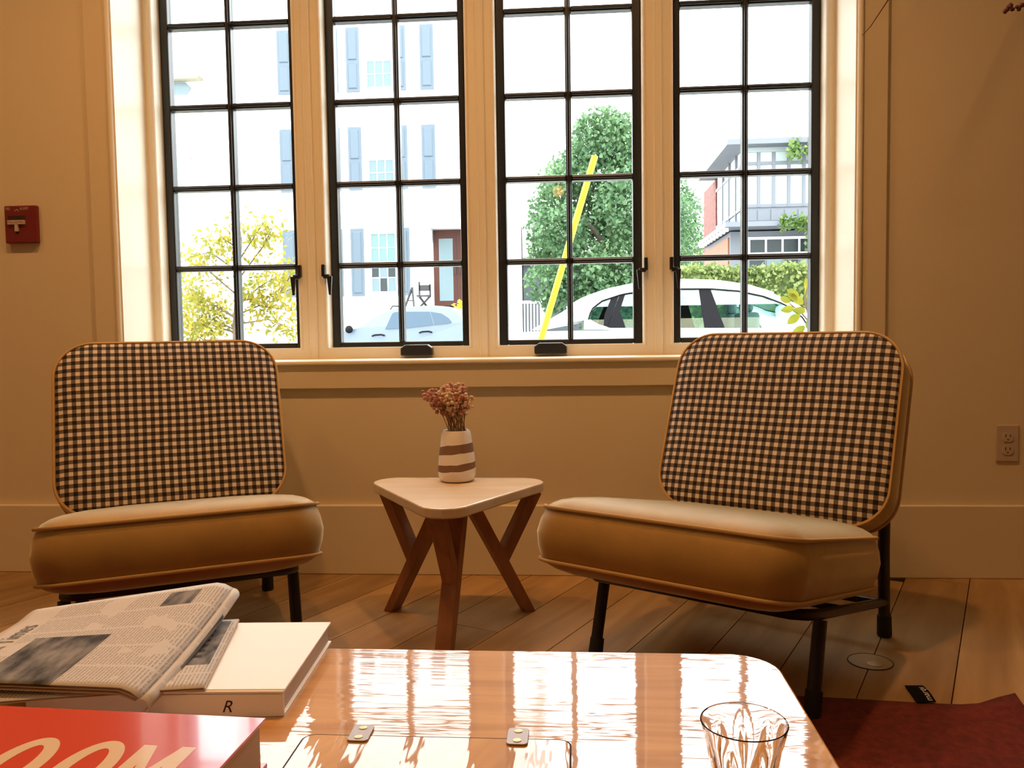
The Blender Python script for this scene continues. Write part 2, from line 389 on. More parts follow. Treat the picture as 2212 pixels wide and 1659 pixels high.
def pendant(x, y, z, lab):
    t = empty('pendant_lamp', (x, y, ZC), 0, lab, 'lamp')
    MB().lathe([(.05, -.025), (.055, -.002)], 20).build('canopy', M['black'], t, smooth=40)
    MB().tube([(0, 0, -.02), (0, 0, z-ZC+.1)], .004, 6).build('cord', M['black'], t)
    MB().lathe([(.03, z-ZC+.07), (.035, z-ZC+.12), (.012, z-ZC+.13)], 16).build('socket', M['brass'], t, smooth=40)
    MB().blob((0, 0, z-ZC), .05, 20, 12).build('globe', emis('amber_globe_glow', (1, .45, .12), 7), t, smooth=60)
pendant(-.14, -4.2, 2.02, 'round glowing pendant lamp on a thin black cord')

# ------------------------------------------------------------------ lounge chairs
def cushion_rings(hw, hd, t, r, bulge=.010, crown=.03, drop=.02, n=7):
    """rings (inset, z) from the bottom centre to the top centre of a box cushion"""
    bot = [(.9, -t/2-drop), (.6, -t/2-drop*.98), (.3, -t/2-drop*.86), (.16, -t/2-drop*.70), (.08, -t/2-drop*.5), (.03, -t/2-drop*.26), (0.0, -t/2)]
    side = [(-bulge*.7/min(hw, hd), -t*.25), (-bulge/min(hw, hd), 0), (-bulge*.7/min(hw, hd), t*.25)]
    top = [(0.0, t/2), (.03, t/2+crown*.26), (.08, t/2+crown*.50), (.16, t/2+crown*.70), (.30, t/2+crown*.86), (.6, t/2+crown*.98), (.9, t/2+crown)]
    return bot, side, top
def ring_mesh(rings, hw, hd, r, n=7, T=lambda x, y, z: (x, y, z)):
    mb = MB(); L = 4*(n+1); k = min(hw, hd)
    for (ins, z) in rings:
        d = ins*k
        for (x, y) in rrect(hw-d, hd-d, max(r*(1-ins), .004), n): mb.v.append(Vector(T(x, y, z)))
    for i in range(len(rings)-1):
        for j in range(L): mb.f.append((i*L+j, i*L+(j+1)%L, (i+1)*L+(j+1)%L, (i+1)*L+j))
    return mb, L
def cap(mb, L, first=False, last=True):
    m = len(mb.v)//L
    if last: mb.f.append(tuple((m-1)*L+j for j in range(L)))
    if first: mb.f.append(tuple(j for j in range(L-1, -1, -1)))
def chair(x, y, rz, label):
    t = empty('lounge_chair', (x, y, 0), rz, label, 'chair', 'mustard and gingham lounge chairs')
    # seat cushion, tilted back
    hw, hd, th = .285, .305, .114
    cz, sl = .349, R(11.0)
    ce = Vector((0, -.467+hd*math.cos(sl), cz-hd*math.sin(sl)))
    def Ts(a, b, c): return ce+Vector((a, b*math.cos(sl)+c*math.sin(sl)*1.0, -b*math.sin(sl)+c*math.cos(sl)))
    bot, side, top = cushion_rings(hw, hd, th, .05, bulge=.013, crown=.036, drop=.036)
    mb, L = ring_mesh(bot+side+top, hw, hd, .068, 8, Ts); cap(mb, L, True, True)
    cu = mb.build('seat_cushion', M['mustard'], t, smooth=75)
    for z in (th/2, -th/2):
        MB().tube([Ts(a, b, z) for a, b in rrect(hw+.0045, hd+.0045, .071, 9)], .0042, 6, closed=True).build('piping', M['mustard_pipe'], cu, smooth=60)
    # back cushion: local plane leaning back; a across, b up the back, c out of its face
    b0, b1 = Vector((0, .1198, .3127)), Vector((0, .3016, .7691))
    up = (b1-b0).normalized(); nrm = Vector((0, -up.z, up.y)); mid = (b0+b1)/2; hh = (b1-b0).length/2
    bt = .098
    mtx = Matrix.Identity(4)
    for i in range(3): mtx[i][0], mtx[i][1], mtx[i][2], mtx[i][3] = (1, 0, 0)[i], up[i], nrm[i], mid[i]
    bot, side, top = cushion_rings(.2965, hh, bt, .07, bulge=.005, crown=.020, drop=.016)
    rings = [(a, z-bt/2) for a, z in bot+side+top[:1]]
    mb, L = ring_mesh(rings, .2965, hh, .098, 9); cap(mb, L, True, False)
    bk = mb.build('back_cushion', M['mustard'], t, smooth=75); bk.matrix_local = mtx
    mb, L = ring_mesh([(a, z-bt/2) for a, z in top], .2965, hh, .098, 9); cap(mb, L)
    g = mb.build('checked_panel', M['gingham'], bk, smooth=75); g['label'] = 'black and white gingham fabric panel'
    for z in (0, -bt):
        MB().tube([(a, b, z) for a, b in rrect(.2990, hh+.0025, .100, 10)], .0040, 6, closed=True).build('piping', M['mustard_pipe'], bk, smooth=60)
    # black tube frame
    zf, zr = .218, .092
    fr = [(-.262, -.30, zf), (.262, -.30, zf)]
    pts = [(-.256, .285, zr), (-.256, -.20, zf-.022), (-.250, -.275, zf-.004), (-.225, -.30, zf), (.225, -.30, zf), (.250, -.275, zf-.004), (.256, -.20, zf-.022), (.256, .285, zr)]
    f = MB().tube(pts, .0115, 10).tube([(-.256, .25, zr+.008), (.256, .25, zr+.008)], .010, 8)
    f.build('seat_frame', M['black'], t, smooth=50)
    MB().tube([(-.25, -.06, zf-.05), (.25, -.06, zf-.05)], .008, 8).build('cross_bar', M['black'], t, smooth=50)
    for s in (-1, 1):
        for (pa, pb) in (((s*.256, -.215, zf-.030), (s*.256, -.265, 0)),):
            lg = MB().tube([pa, (pb[0], pb[1], .012)], .0142, 12).build('leg', M['black'], t, smooth=50)
            a = Vector(pa); b = Vector(pb); d = (a-b).normalized()
            MB().tube([b+d*.0, b+d*.005, b+d*.055], [.0165, .018, .017], 12).build('rubber_foot', M['rubber'], lg, smooth=50)
        lg = MB().tube([(s*.256, .298, .012), (s*.256, .283, .22), (s*.256, .288, .36), (s*.225, .325, .52), (s*.225, .378, .68)], .0142, 12).build('leg', M['black'], t, smooth=50)
        MB().tube([(s*.256, .300, 0), (s*.256, .299, .005), (s*.256, .295, .055)], [.0165, .018, .017], 12).build('rubber_foot', M['rubber'], lg, smooth=50)
    return t
chair(-1.0463, -.5737, .4892, 'mustard lounge chair with gingham back near the fire alarm, behind the folded newspapers')
chair(.3952, -.6379, -.5801, 'mustard lounge chair with gingham back standing beside the round floor socket')

# ------------------------------------------------------------------ side table, vase, dried flowers
st = empty('side_table', (-.335, -.49, 0), 0, 'small triangular side table with pale top and three forked wooden legs', 'table')
ZT = .375
def tri_top(scale=1.0):
    out = []
    V = [(-.285, .165), (.285, .150), (.02, -.335)]; r = .065
    import itertools
    n = len(V)
    for i in range(n):
        p, q, s = Vector(V[i-1]), Vector(V[i]), Vector(V[(i+1)%n])
        a, b = (p-q).normalized(), (s-q).normalized(); ang = a.angle(b); d = r/math.tan(ang/2)
        cpt = q+(a+b).normalized()*(r/math.sin(ang/2)); t0, t1 = q+a*d, q+b*d
        v0, v1 = t0-cpt, t1-cpt
        for k in range(9):
            w = v0.lerp(v1, k/8).normalized()*r; out.append((cpt+w)*scale)
        # long sides bow out a little
        nx = V[(i+1)%n]
    return [(v.x, v.y) for v in out]
MB().prism(tri_top(), lambda a, b: (a, b, ZT-.026), lambda a, b: (a, b, ZT)).build('tabletop', M['birch'], st, bevel=.004)
feet = [(-.196, .126), (.191, .138), (.004, -.190)]
tops = [[(-.215, .105), (-.03, .02)], [(.215, .09), (.05, .005)], [(.03, -.235), (.045, -.09)]]
tops = [[(-.205, .125), (-.020, .015)], [(.215, .112), (.040, .010)], [(-.005, -.205), (.030, -.060)]]
for (fx, fy), tp in zip(feet, tops):
    a = Vector((fx, fy, 0)); top_in = Vector((tp[1][0], tp[1][1], ZT-.027)); top_out = Vector((tp[0][0], tp[0][1], ZT-.027))
    side = (top_in-a).cross(top_out-a)
    m = MB().bar(a, top_in, .034, .042, up=side)
    lg = m.build('leg', M['leg_wood'], st, bevel=.002)
    jn = a.lerp(top_in, .46)
    MB().bar(jn, top_out, .032, .038, up=side).build('strut', M['leg_wood'], lg, bevel=.002)
# cut the foot ends level with the floor
for o in [c for c in st.children if c.name.startswith('leg')]:
    for v in o.data.vertices:
        if v.co.z < .04: v.co.z = 0.0

def vase_mat():
    m, nt, b = newmat('banded_stoneware_glaze')
    tc = nd(nt, 'ShaderNodeTexCoord'); sp = nd(nt, 'ShaderNodeSeparateXYZ'); lk(nt, tc.outputs['Object'], sp.inputs[0])
    n = nd(nt, 'ShaderNodeTexNoise'); n.inputs['Scale'].default_value = 14; lk(nt, tc.outputs['Object'], n.inputs[0])
    ma = nd(nt, 'ShaderNodeMath', operation='MULTIPLY_ADD'); ma.inputs[1].default_value = .014; lk(nt, n.outputs[0], ma.inputs[0])
    tl = nd(nt, 'ShaderNodeMath', operation='MULTIPLY_ADD'); tl.inputs[1].default_value = -.11; lk(nt, sp.outputs[0], tl.inputs[0]); lk(nt, sp.outputs[2], tl.inputs[2])
    lk(nt, tl.outputs[0], ma.inputs[2])
    dv_ = nd(nt, 'ShaderNodeMath', operation='DIVIDE'); dv_.inputs[1].default_value = .142; lk(nt, ma.outputs[0], dv_.inputs[0])
    r = nd(nt, 'ShaderNodeValToRGB'); r.color_ramp.interpolation = 'CONSTANT'
    wh, br = (.80, .72, .65, 1), (.20, .105, .065, 1)
    e = r.color_ramp.elements; e[0].position = 0; e[0].color = wh; e[1].position = .275; e[1].color = br
    for p, c in ((.40, wh), (.60, br), (.77, wh)): e.new(p).color = c
    lk(nt, dv_.outputs[0], r.inputs[0]); lk(nt, r.outputs[0], b.inputs['Base Color'])
    r2 = nd(nt, 'ShaderNodeValToRGB'); r2.color_ramp.interpolation = 'CONSTANT'
    e = r2.color_ramp.elements; e[0].position = 0; e[0].color = (.15,)*3+(1,); e[1].position = .275; e[1].color = (.7,)*3+(1,)
    for p, c in ((.40, .15), (.60, .7), (.77, .15)): e.new(p).color = (c, c, c, 1)
    lk(nt, dv_.outputs[0], r2.inputs[0]); lk(nt, r2.outputs[0], b.inputs['Roughness'])
    return m
VX, VY = -.334, -.385
vp = [(.038, 0), (.047, .004), (.0525, .018), (.0530, .034), (.0510, .062), (.0470, .092), (.0430, .120), (.0395, .136), (.0365, .142), (.0335, .139), (.038, .115), (.043, .06), (.040, .012)]
va = MB().lathe(vp, 40).build('vase', vase_mat(), None, smooth=60, loc=(VX, VY, ZT))
tag(va, 'white glazed ceramic vase with two brown bands on the triangular side table', 'vase')
M['stem'] = mat('dried_stem', (.30, .16, .08), .9)
M['bloom'] = mat('dried_bloom', (.50, .235, .16), .95, noise=.35, nscale=120)
M['bloom2'] = mat('pale_dried_bloom', (.62, .44, .25), .95, noise=.25, nscale=120)
rf_ = random.Random(21)
for i in range(46):
    a = rf_.uniform(0, 2*math.pi); rr = .026*math.sqrt(rf_.random())
    bx, by = rr*math.cos(a), rr*math.sin(a)
    lean = rf_.uniform(-.064, .020)+bx*.5; ly = rf_.uniform(-.035, .035)
    hgt = rf_.uniform(.075, .118)*(1-.25*abs(lean+.02)/.08)
    base = Vector((bx*.7-.0, by*.7, .118)); rim = Vector((bx, by, .143)); tip = Vector((bx+lean, by+ly, .143+hgt))
    mid_ = rim.lerp(tip, .5)+Vector((-lean*.12, 0, .004))
    s = MB().tube([base, rim, mid_, tip], .0011, 5).build('dried_flower', M['stem'], None, loc=(VX, VY, ZT))
    tag(s, 'thin stemmed dried pinkish brown flower sprig in the banded vase', 'flower', 'dried flowers in the banded vase')
    fm = MB(); pale = i % 4 == 0
    for k in range(rf_.randint(6, 10)):
        c = tip+Vector((rf_.gauss(0, .0060), rf_.gauss(0, .0060), rf_.gauss(-.006, .011)))
        fm.blob(c, rf_.uniform(.0040, .0066), 6, 4, (1, 1, rf_.uniform(.7, 1.1)))
    for k in range(5):
        c = mid_.lerp(tip, rf_.uniform(-.1, .8))+Vector((rf_.gauss(0, .007), rf_.gauss(0, .006), 0))
        fm.blob(c, rf_.uniform(.0032, .0052), 6, 4)
    fm.build('flower_head', M['bloom2'] if pale else M['bloom'], s, smooth=60)['kind'] = 'stuff'

# ------------------------------------------------------------------ coffee table
TZ = .345
TX0, TX1, TY0, TY1 = -1.02, .258, -2.30, -1.553
tcx, tcy = (TX0+TX1)/2, (TY0+TY1)/2
ct = empty('coffee_table', (tcx, tcy, 0), 0, 'long glossy varnished wooden coffee table with an inset hinged hatch', 'table')
MB().prism(rrect((TX1-TX0)/2, (TY1-TY0)/2, .060, 10), lambda a, b: (a, b, TZ-.038), lambda a, b: (a, b, TZ)).build('tabletop', M['table_wood'], ct, bevel=.003, seg=3)
for sx in (-1, 1):
    for sy in (-1, 1):
        x, y = sx*((TX1-TX0)/2-.12), sy*((TY1-TY0)/2-.10)
        MB().box(x-.035, x+.035, y-.035, y+.035, 0.006, TZ-.038).build('leg', M['table_wood'], ct, bevel=.004)
hx0, hx1, hy1, hy0 = -.301-tcx, -.009-tcx, -1.805-tcy, -2.12-tcy
hcx, hcy, hhx, hhy = (hx0+hx1)/2, (hy0+hy1)/2, (hx1-hx0)/2, (hy1-hy0)/2
MB().prism(rrect(hhx, hhy, .014, 6, hcx, hcy), lambda a, b: (a, b, TZ-.001), lambda a, b: (a, b, TZ+.0003)).build('hatch_groove', M['gap'], ct)
MB().prism(rrect(hhx-.0022, hhy-.0022, .012, 6, hcx, hcy), lambda a, b: (a, b, TZ-.001), lambda a, b: (a, b, TZ+.0007)).build('hatch_panel', M['hatch_wood'], ct)
for hxp in (-.239, -.067):
    hx = hxp-tcx
    hg = MB().prism(rrect(.0115, .0185, .005, 5, hx, hy1+.001), lambda a, b: (a, b, TZ+.0007), lambda a, b: (a, b, TZ+.0030)).build('hinge', M['steel'], ct, bevel=.0006)
    for dy in (-.0105, .0105):
        MB().lathe([(.0045, TZ+.0028), (.0045, TZ+.0036), (.002, TZ+.0042)], 14, (hx, hy1+.001+dy, 0)).build('screw', M['brass'], hg, smooth=40)

# ------------------------------------------------------------------ text as flat mesh, mapped onto a surface
def text_mesh(txt, size, m, fn, name, parent, shear=0, bold=0):
    cu = bpy.data.curves.new('t', 'FONT'); cu.body = txt; cu.size = size; cu.shear = shear; cu.offset = bold
    cu.align_x = 'LEFT'; cu.resolution_u = 8
    ob = bpy.data.objects.new('t', cu); C.objects.link(ob)
    dg = bpy.context.evaluated_depsgraph_get()
    me = bpy.data.meshes.new_from_object(ob.evaluated_get(dg))
    bpy.data.objects.remove(ob); bpy.data.curves.remove(cu)
    for v in me.vertices: v.co = fn(v.co.x, v.co.y)
    me.materials.clear(); me.materials.append(m)
    o = bpy.data.objects.new(name, me); C.objects.link(o)
    if parent: o.parent = parent
    return o

# ------------------------------------------------------------------ books
def book(name, loc, rz, lx, ly, th, spine, cover, label, cov=.0028):
    """origin: far right corner of the bottom; extends -x by lx and -y by ly; spine 'near' or 'left'"""
    t = empty(name, loc, rz, label, 'book')
    if spine == 'near':
        MB().box(-lx, 0, -ly, 0, th-cov, th).build('cover', cover, t, bevel=.0008)
        MB().box(-lx, 0, -ly, 0, 0, cov).build('cover', cover, t, bevel=.0008)
        MB().box(-lx, 0, -ly-.0005, -ly+.003, .0002, th-.0035).build('spine', cover, t, bevel=.001)
        MB().tube([(-lx, -ly+.004, th-.0005), (0, -ly+.004, th-.0005)], .0018, 6).build('joint', cover, t)
        MB().box(-lx+.004, -.004, -ly+.003, -.004, cov, th-cov).build('page_block', M['page'], t)
    else:
        MB().box(-lx, 0, -ly, 0, th-cov, th).build('cover', cover, t, bevel=.0008)
        MB().box(-lx, 0, -ly, 0, 0, cov).build('cover', cover, t, bevel=.0008)
        MB().box(-lx-.0005, -lx+.003, -ly, 0, .0002, th-.0002).build('spine', cover, t, bevel=.001)
        MB().box(-lx+.003, -.005, -ly+.005, -.005, cov, th-cov).build('page_block', M['page'], t)
    return t
wb = book('hardback_book', (-.352, -1.533, TZ), R(3.2), .300, .232, .030, 'near', M['white_cover'], 'thick white hardback book lying under the newspapers on the coffee table')
text_mesh('R', .020, M['ink'], lambda x, y: Vector((-.072+x, -.2330, .006+y)), 'spine_lettering', wb, shear=.35)
rb = book('art_book', (-.318, -1.873, TZ), R(-3.0), .330, .26, .050, 'left', M['red_cover'], 'thick glossy red book with big cream OOM lettering on its cover')
def ring_letter(cx, cy, hx_, hy_, w, name):
    mb = MB(); K = 48
    for k in range(K):
        a = 2*math.pi*k/K; c_, s_ = math.cos(a), math.sin(a)
        mb.v += [Vector((cx+hx_*c_, cy+hy_*s_, .0502)), Vector((cx+(hx_-w)*c_, cy+(hy_-w)*s_, .0502))]
    for k in range(K): l = (k+1)%K; mb.f.append((2*k, 2*l, 2*l+1, 2*k+1))
    return mb.build(name, M['cream_ink'], rb, fix=False)
for cx in (-.1245, -.191): ring_letter(cx, -.114, .0270, .0525, .0148, 'cover_lettering')
xm0, xm1, ym1, ym0, sw = -.0920, -.0395, -.066, -.162, .0135
xc = (xm0+xm1)/2
MB().add([(x, y, .0502) for x, y in ((xm0, ym0), (xm0+sw, ym0), (xm0+sw, ym1-.035), (xc, ym0+.012), (xm1-sw, ym1-.035), (xm1-sw, ym0), (xm1, ym0), (xm1, ym1), (xm1-sw, ym1), (xc, ym0+.050), (xm0+sw, ym1), (xm0, ym1))],
    [(0, 1, 2, 10, 11), (2, 3, 9, 10), (3, 4, 8, 9), (4, 5, 6, 7, 8)]).build('cover_lettering', M['cream_ink'], rb, fix=False)

# ------------------------------------------------------------------ newspapers
def news_mat(name, photos, cols=4, seed=0.0):
    """newsprint in UV: columns of grey lines plus dark printed photographs at the given boxes"""
    m, nt, b = newmat(name)
    uv = nd(nt, 'ShaderNodeUVMap'); sp = nd(nt, 'ShaderNodeSeparateXYZ'); lk(nt, uv.outputs[0], sp.inputs[0])
    def mth(op, a, bb=None, c=None):
        n = nd(nt, 'ShaderNodeMath', operation=op)
        for k, v in enumerate((a, bb, c)):
            if v is None: continue
            if isinstance(v, (int, float)): n.inputs[k].default_value = v
            else: lk(nt, v, n.inputs[k])
        return n.outputs[0]
    u, v = sp.outputs[0], sp.outputs[1]
    # text lines run along v (the masthead side is u = 0)
    line = mth('GREATER_THAN', mth('FRACT', mth('MULTIPLY', u, 62)), .5)
    colm = mth('LESS_THAN', mth('FRACT', mth('MULTIPLY', v, cols)), .90)
    nz = nd(nt, 'ShaderNodeTexNoise'); nz.inputs['Scale'].default_value = 1; mp = nd(nt, 'ShaderNodeMapping'); mp.inputs['Scale'].default_value = (62, 110, 1); mp.inputs['Location'].default_value = (seed, seed, 0)
    lk(nt, uv.outputs[0], mp.inputs[0]); lk(nt, mp.outputs[0], nz.inputs[0])
    words = mth('GREATER_THAN', nz.outputs[0], .42)
    nb = nd(nt, 'ShaderNodeTexNoise'); nb.inputs['Scale'].default_value = 5.5; lk(nt, mp.outputs[0], nb.inputs[0]); mp5 = nd(nt, 'ShaderNodeMapping'); mp5.inputs['Scale'].default_value = (4, 3, 1); lk(nt, uv.outputs[0], mp5.inputs[0]); nt.links.remove(nb.inputs[0].links[0]); lk(nt, mp5.outputs[0], nb.inputs[0]); nb.inputs['Scale'].default_value = 1.3
    body = mth('GREATER_THAN', nb.outputs[0], .40)
    marg = mth('MULTIPLY', mth('GREATER_THAN', u, .16), mth('LESS_THAN', mth('ABSOLUTE', mth('SUBTRACT', v, .5)), .47))
    txt = mth('MULTIPLY', mth('MULTIPLY', mth('MULTIPLY', line, colm), mth('MULTIPLY', words, body)), marg)
    paper = (.60, .56, .51, 1)
    mx = nd(nt, 'ShaderNodeMix', data_type='RGBA'); mx.inputs[6].default_value = paper; mx.inputs[7].default_value = (.24, .21, .19, 1)
    lk(nt, mth('MULTIPLY', txt, .6), mx.inputs[0]); out = mx.outputs[2]
    np_ = nd(nt, 'ShaderNodeTexNoise'); np_.inputs['Scale'].default_value = 1; np_.inputs['Detail'].default_value = 5
    mp4 = nd(nt, 'ShaderNodeMapping'); mp4.inputs['Scale'].default_value = (14, 5, 1); mp4.inputs['Location'].default_value = (seed+3, 0, 0); lk(nt, uv.outputs[0], mp4.inputs[0]); lk(nt, mp4.outputs[0], np_.inputs[0])
    rp_ = nd(nt, 'ShaderNodeValToRGB'); rp_.color_ramp.elements[0].position = .36; rp_.color_ramp.elements[0].color = (.035, .033, .032, 1)
    rp_.color_ramp.elements[1].position = .66; rp_.color_ramp.elements[1].color = (.26, .24, .22, 1); lk(nt, np_.outputs[0], rp_.inputs[0])
    for (u0, u1, v0, v1) in photos:
        ins = mth('MULTIPLY', mth('LESS_THAN', mth('ABSOLUTE', mth('SUBTRACT', u, (u0+u1)/2)), (u1-u0)/2), mth('LESS_THAN', mth('ABSOLUTE', mth('SUBTRACT', v, (v0+v1)/2)), (v1-v0)/2))
        m2 = nd(nt, 'ShaderNodeMix', data_type='RGBA'); lk(nt, ins, m2.inputs[0]); lk(nt, out, m2.inputs[6]); lk(nt, rp_.outputs[0], m2.inputs[7]); out = m2.outputs[2]
    lk(nt, out, b.inputs['Base Color']); b.inputs['Roughness'].default_value = .85
    return m
def sheet(name, fn, nu, nv, m, parent, uvf=lambda a, b: (a, b), thick=.0006):
    mb = MB().grid(fn, nu, nv); o = mb.build(name, m, parent, smooth=60, fix=False)
    ul = o.data.uv_layers.new(name='UVMap')
    for l in o.data.loops:
        i = l.vertex_index; a, b = (i % (nu+1))/nu, (i//(nu+1))/nv
        ul.data[l.index].uv = uvf(a, b)
    so = o.modifiers.new('thickness', 'SOLIDIFY'); so.thickness = thick; so.offset = 0
    return o
# lower section, lying on the white book with a photograph of a street front
nb_ = empty('newspaper_section', (0, 0, 0), 0, 'folded newspaper section with dark building photograph, lying on the white book', 'newspaper')
BNR, BFR, BNL = Vector((-.430, -1.770, 0)), Vector((-.482, -1.545, 0)), Vector((-.70, -1.832, 0))
BA, BB = BNL-BNR, BFR-BNR
def zB(a, b): return .3765+.002*math.sin(a*3)+.002*b
def surfB(k):
    def fn(a, b):
        p = BNR+BA*(1-a)+BB*b; return (p.x, p.y, zB(1-a, b)+k)
    return fn
M['newsB'] = news_mat('newsprint_building_page', [(.55, .97, .30, .97)], 5, 4.0)
sheet('page', surfB(.0030), 14, 14, M['newsB'], nb_)
sheet('page', surfB(.0006), 14, 14, M['paper_edge'], nb_)
m = MB().tube([surfB(.0018)(1, k/10) for k in range(11)], .0013, 6); m.build('fold', M['paper_edge'], nb_, smooth=60)
for k in range(7):                       # windows in the printed photograph
    b = .40+k*.078
    def fB(x, y, b=b): return Vector(surfB(.0036)(.80+x, b+y))
    g = MB().grid(lambda i, j: fB(.0+.12*i, .034*j), 3, 1); g.build('printed_window', M['ink'], nb_, fix=False)
# upper section, folded along its right side, with the masthead at its left
na = empty('newspaper', (0, 0, 0), 0, 'folded front page newspaper with blackletter style masthead and large grey photograph', 'newspaper')
def surfA(k):
    def fn(a, b):            # a: left to right, b: near to far
        x = -.752+.268*a-.020*b*a+.004*b; y = -1.800+(.205+.077*a)*b-.012*a*(1-b)
        z = .3960+.010*b+.024*b*b*a
        e = max(0, (a-.90)/.10)
        z -= .012*e*e; z += .005*math.exp(-((b-.95)/.10)**2)*max(0, .9-a)
        return (x, y, z+k)
    return fn
M['newsA'] = news_mat('newsprint_front_page', [(.24, .60, -.2, .52), (.70, .86, .80, .95)], 5, 0.0)
sheet('page', surfA(0.0), 24, 20, M['newsA'], na)
def foldA(a, b):              # the rounded fold at the right, wrapping under
    p = Vector(surfA(0)(1, b)); th_ = math.pi*a; r = .0085
    return (p.x+r*math.sin(th_)*1.05, p.y, p.z-r+r*math.cos(th_))
M['newsC'] = news_mat('newsprint_fold_strip', [(.35, 1.1, .30, .78)], 6, 8.0)
sheet('fold', foldA, 8, 12, M['newsC'], na)
for k in (.0040, .0080):
    sheet('page', (lambda k: lambda a, b: tuple(Vector(surfA(0)(a*(.985-k), .004+b*.985))-Vector((0, 0, k+.003*(1-a)*math.sin(b*3)))))(k), 12, 10, M['paper_edge'], na)
text_mesh('New York Times', .034, M['grey_ink'], lambda x, y: Vector(surfA(.0012)(.150-y/.268, -.06+x*.92/.28)), 'masthead', na)

# ------------------------------------------------------------------ drinking glass
def glass_mat():
    m, nt, b = newmat('clear_drinking_glass')
    b.inputs['Base Color'].default_value = (1, 1, 1, 1); b.inputs['Roughness'].default_value = 0.0
    b.inputs['Transmission Weight'].default_value = 1; b.inputs['IOR'].default_value = 1.47; return m
NF = 9
def facet(a, z):
    k = 2*math.pi/NF; d = (a % k)-k/2; pf = math.cos(k/2)/math.cos(d)
    w = 1 if .010 < z < .050 else max(0, 1-max(.010-z, z-.050)/.012)
    return 1-(1-pf/math.cos(k/2)*math.cos(k/4))*w if False else 1+(pf*1.03-1)*w
prof = [(.022, 0), (.0255, .002), (.0275, .010), (.0295, .025), (.0315, .038), (.0335, .050), (.0360, .062), (.0385, .073), (.0395, .0765), (.0390, .0775), (.0380, .0768),
        (.0365, .072), (.0340, .062), (.0315, .050), (.0295, .038), (.0272, .025), (.0245, .013), (.018, .009), (.004, .008)]
no = 10
gl = MB()
gl.lathe(prof[:9], 90, (0, 0, 0), facet)
mb = MB(); n = 90
for i, (r_, z) in enumerate(prof):
    for k in range(n):
        a = 2*math.pi*k/n; q = r_*(facet(a, z) if i < 9 else 1); mb.v.append(Vector((q*math.cos(a), q*math.sin(a), z)))
for i in range(len(prof)-1):
    for k in range(n): mb.f.append((i*n+k, i*n+(k+1)%n, (i+1)*n+(k+1)%n, (i+1)*n+k))
mb.f.append(tuple(range(n-1, -1, -1))); mb.f.append(tuple((len(prof)-1)*n+k for k in range(n)))
g = mb.build('drinking_glass', glass_mat(), None, smooth=25, loc=(.150, -1.918, TZ+.0005))
tag(g, 'empty clear faceted tumbler standing on the glossy coffee table', 'glass')

# ------------------------------------------------------------------ rug with woven tag, floor socket
def rug_z(x, y):
    z = .006
    cx_, cy_ = .885-x, -.925-y
    z += .030*math.exp(-((cx_/.05)**2+(cy_/.07)**2))+.006*math.exp(-((x-.42)/.18)**2-((y+.93)/.05)**2)*.4
    return z
def rug_fn(a, b):
    x = -2.2+a*(.885+2.2); y = -3.1+b*(3.1-.925)
    y += (.010*math.sin(x*5)+.012*math.cos(x*2.3))*b
    return (x, y, rug_z(x, y))
rg = MB().grid(rug_fn, 90, 60).build('rug', M['rug'], None, smooth=60, fix=False)
so = rg.modifiers.new('thickness', 'SOLIDIFY'); so.thickness = .0055; so.offset = -1
tag(rg, 'dark red flat woven rug with a curled corner under the coffee table', 'rug')
def tag_fn(a, b): 
    p = Vector((.694, -.935, 0)); q = Vector((.733, -.933, 0)); u_ = Vector((.012, .098, 0))
    w = p.lerp(q, a)+u_*b; return Vector((w.x, w.y, .010-.007*b+.004*math.sin(b*3.1)))
lb = MB().grid(tag_fn, 4, 6).build('woven_tag', mat('black_woven_tape', (.008, .008, .009), .95, spec=.05), rg, fix=False); lb['label'] = 'black woven tag with white lettering'
sm = lb.modifiers.new('thickness', 'SOLIDIFY'); sm.thickness = .001; sm.offset = -1
text_mesh('marqu', .032, M['text_white'], lambda x, y: tag_fn(.86-y/.039*.62, .03+x/.098*.92)+Vector((0, 0, .0008)), 'tag_lettering', lb)

fs = empty('floor_socket', (.68, -.70, 0), 0, 'round brass floor socket cover set in the planks beside the chair leg', 'socket')
MB().lathe([(.049, 0), (.049, .0014), (.047, .0018)], 40).build('cover_plate', mat('worn_oak_brass', (.40, .28, .14), .5), fs, smooth=40)
MB().lathe([(.0185, .0018), (.0185, .003), (.017, .0034)], 28, (.006, -.014, 0)).build('cap', M['brass'], fs, smooth=40)
MB().tube([(.0495*math.cos(a), .0495*math.sin(a), .0012) for a in [math.pi*2*k/40 for k in range(40)]], .0012, 5, closed=True).build('rim', M['gap'], fs)

# ------------------------------------------------------------------ fire alarm, wall socket
_fp = at(44, 484.5, -.020)
fa = empty('fire_alarm', (_fp.x, 0, _fp.z), 0, 'small red fire alarm pull station with white T handle on the wall', 'fire alarm')
MB().box(-.055, .055, -.020, -.0005, -.0615, .0615).build('housing', M['red_plastic'], fa, bevel=.004)
MB().box(-.042, .018, -.0205, -.019, .014, .028).build('slot', M['dark_slot'], fa)
h = MB().box(-.040, .018, -.028, -.020, -.001, .013).box(-.016, -.005, -.028, -.020, -.024, -.001).build('pull_handle', M['white_plastic'], fa, bevel=.001)
MB().box(-.016, -.005, -.0205, -.019, -.031, -.024).build('recess', M['dark_slot'], fa)
text_mesh('FIRE', .013, M['white_plastic'], lambda x, y: Vector((-.050+x*.72, -.0204, .047+y)), 'lettering', fa)
text_mesh('ALARM', .013, M['white_plastic'], lambda x, y: Vector((.000+x*.72, -.0204, .047+y)), 'lettering', fa)
text_mesh('PULL DOWN', .009, M['red_plastic'], lambda x, y: Vector((-.037+x*.98, -.0284, .003+y)), 'lettering', h)
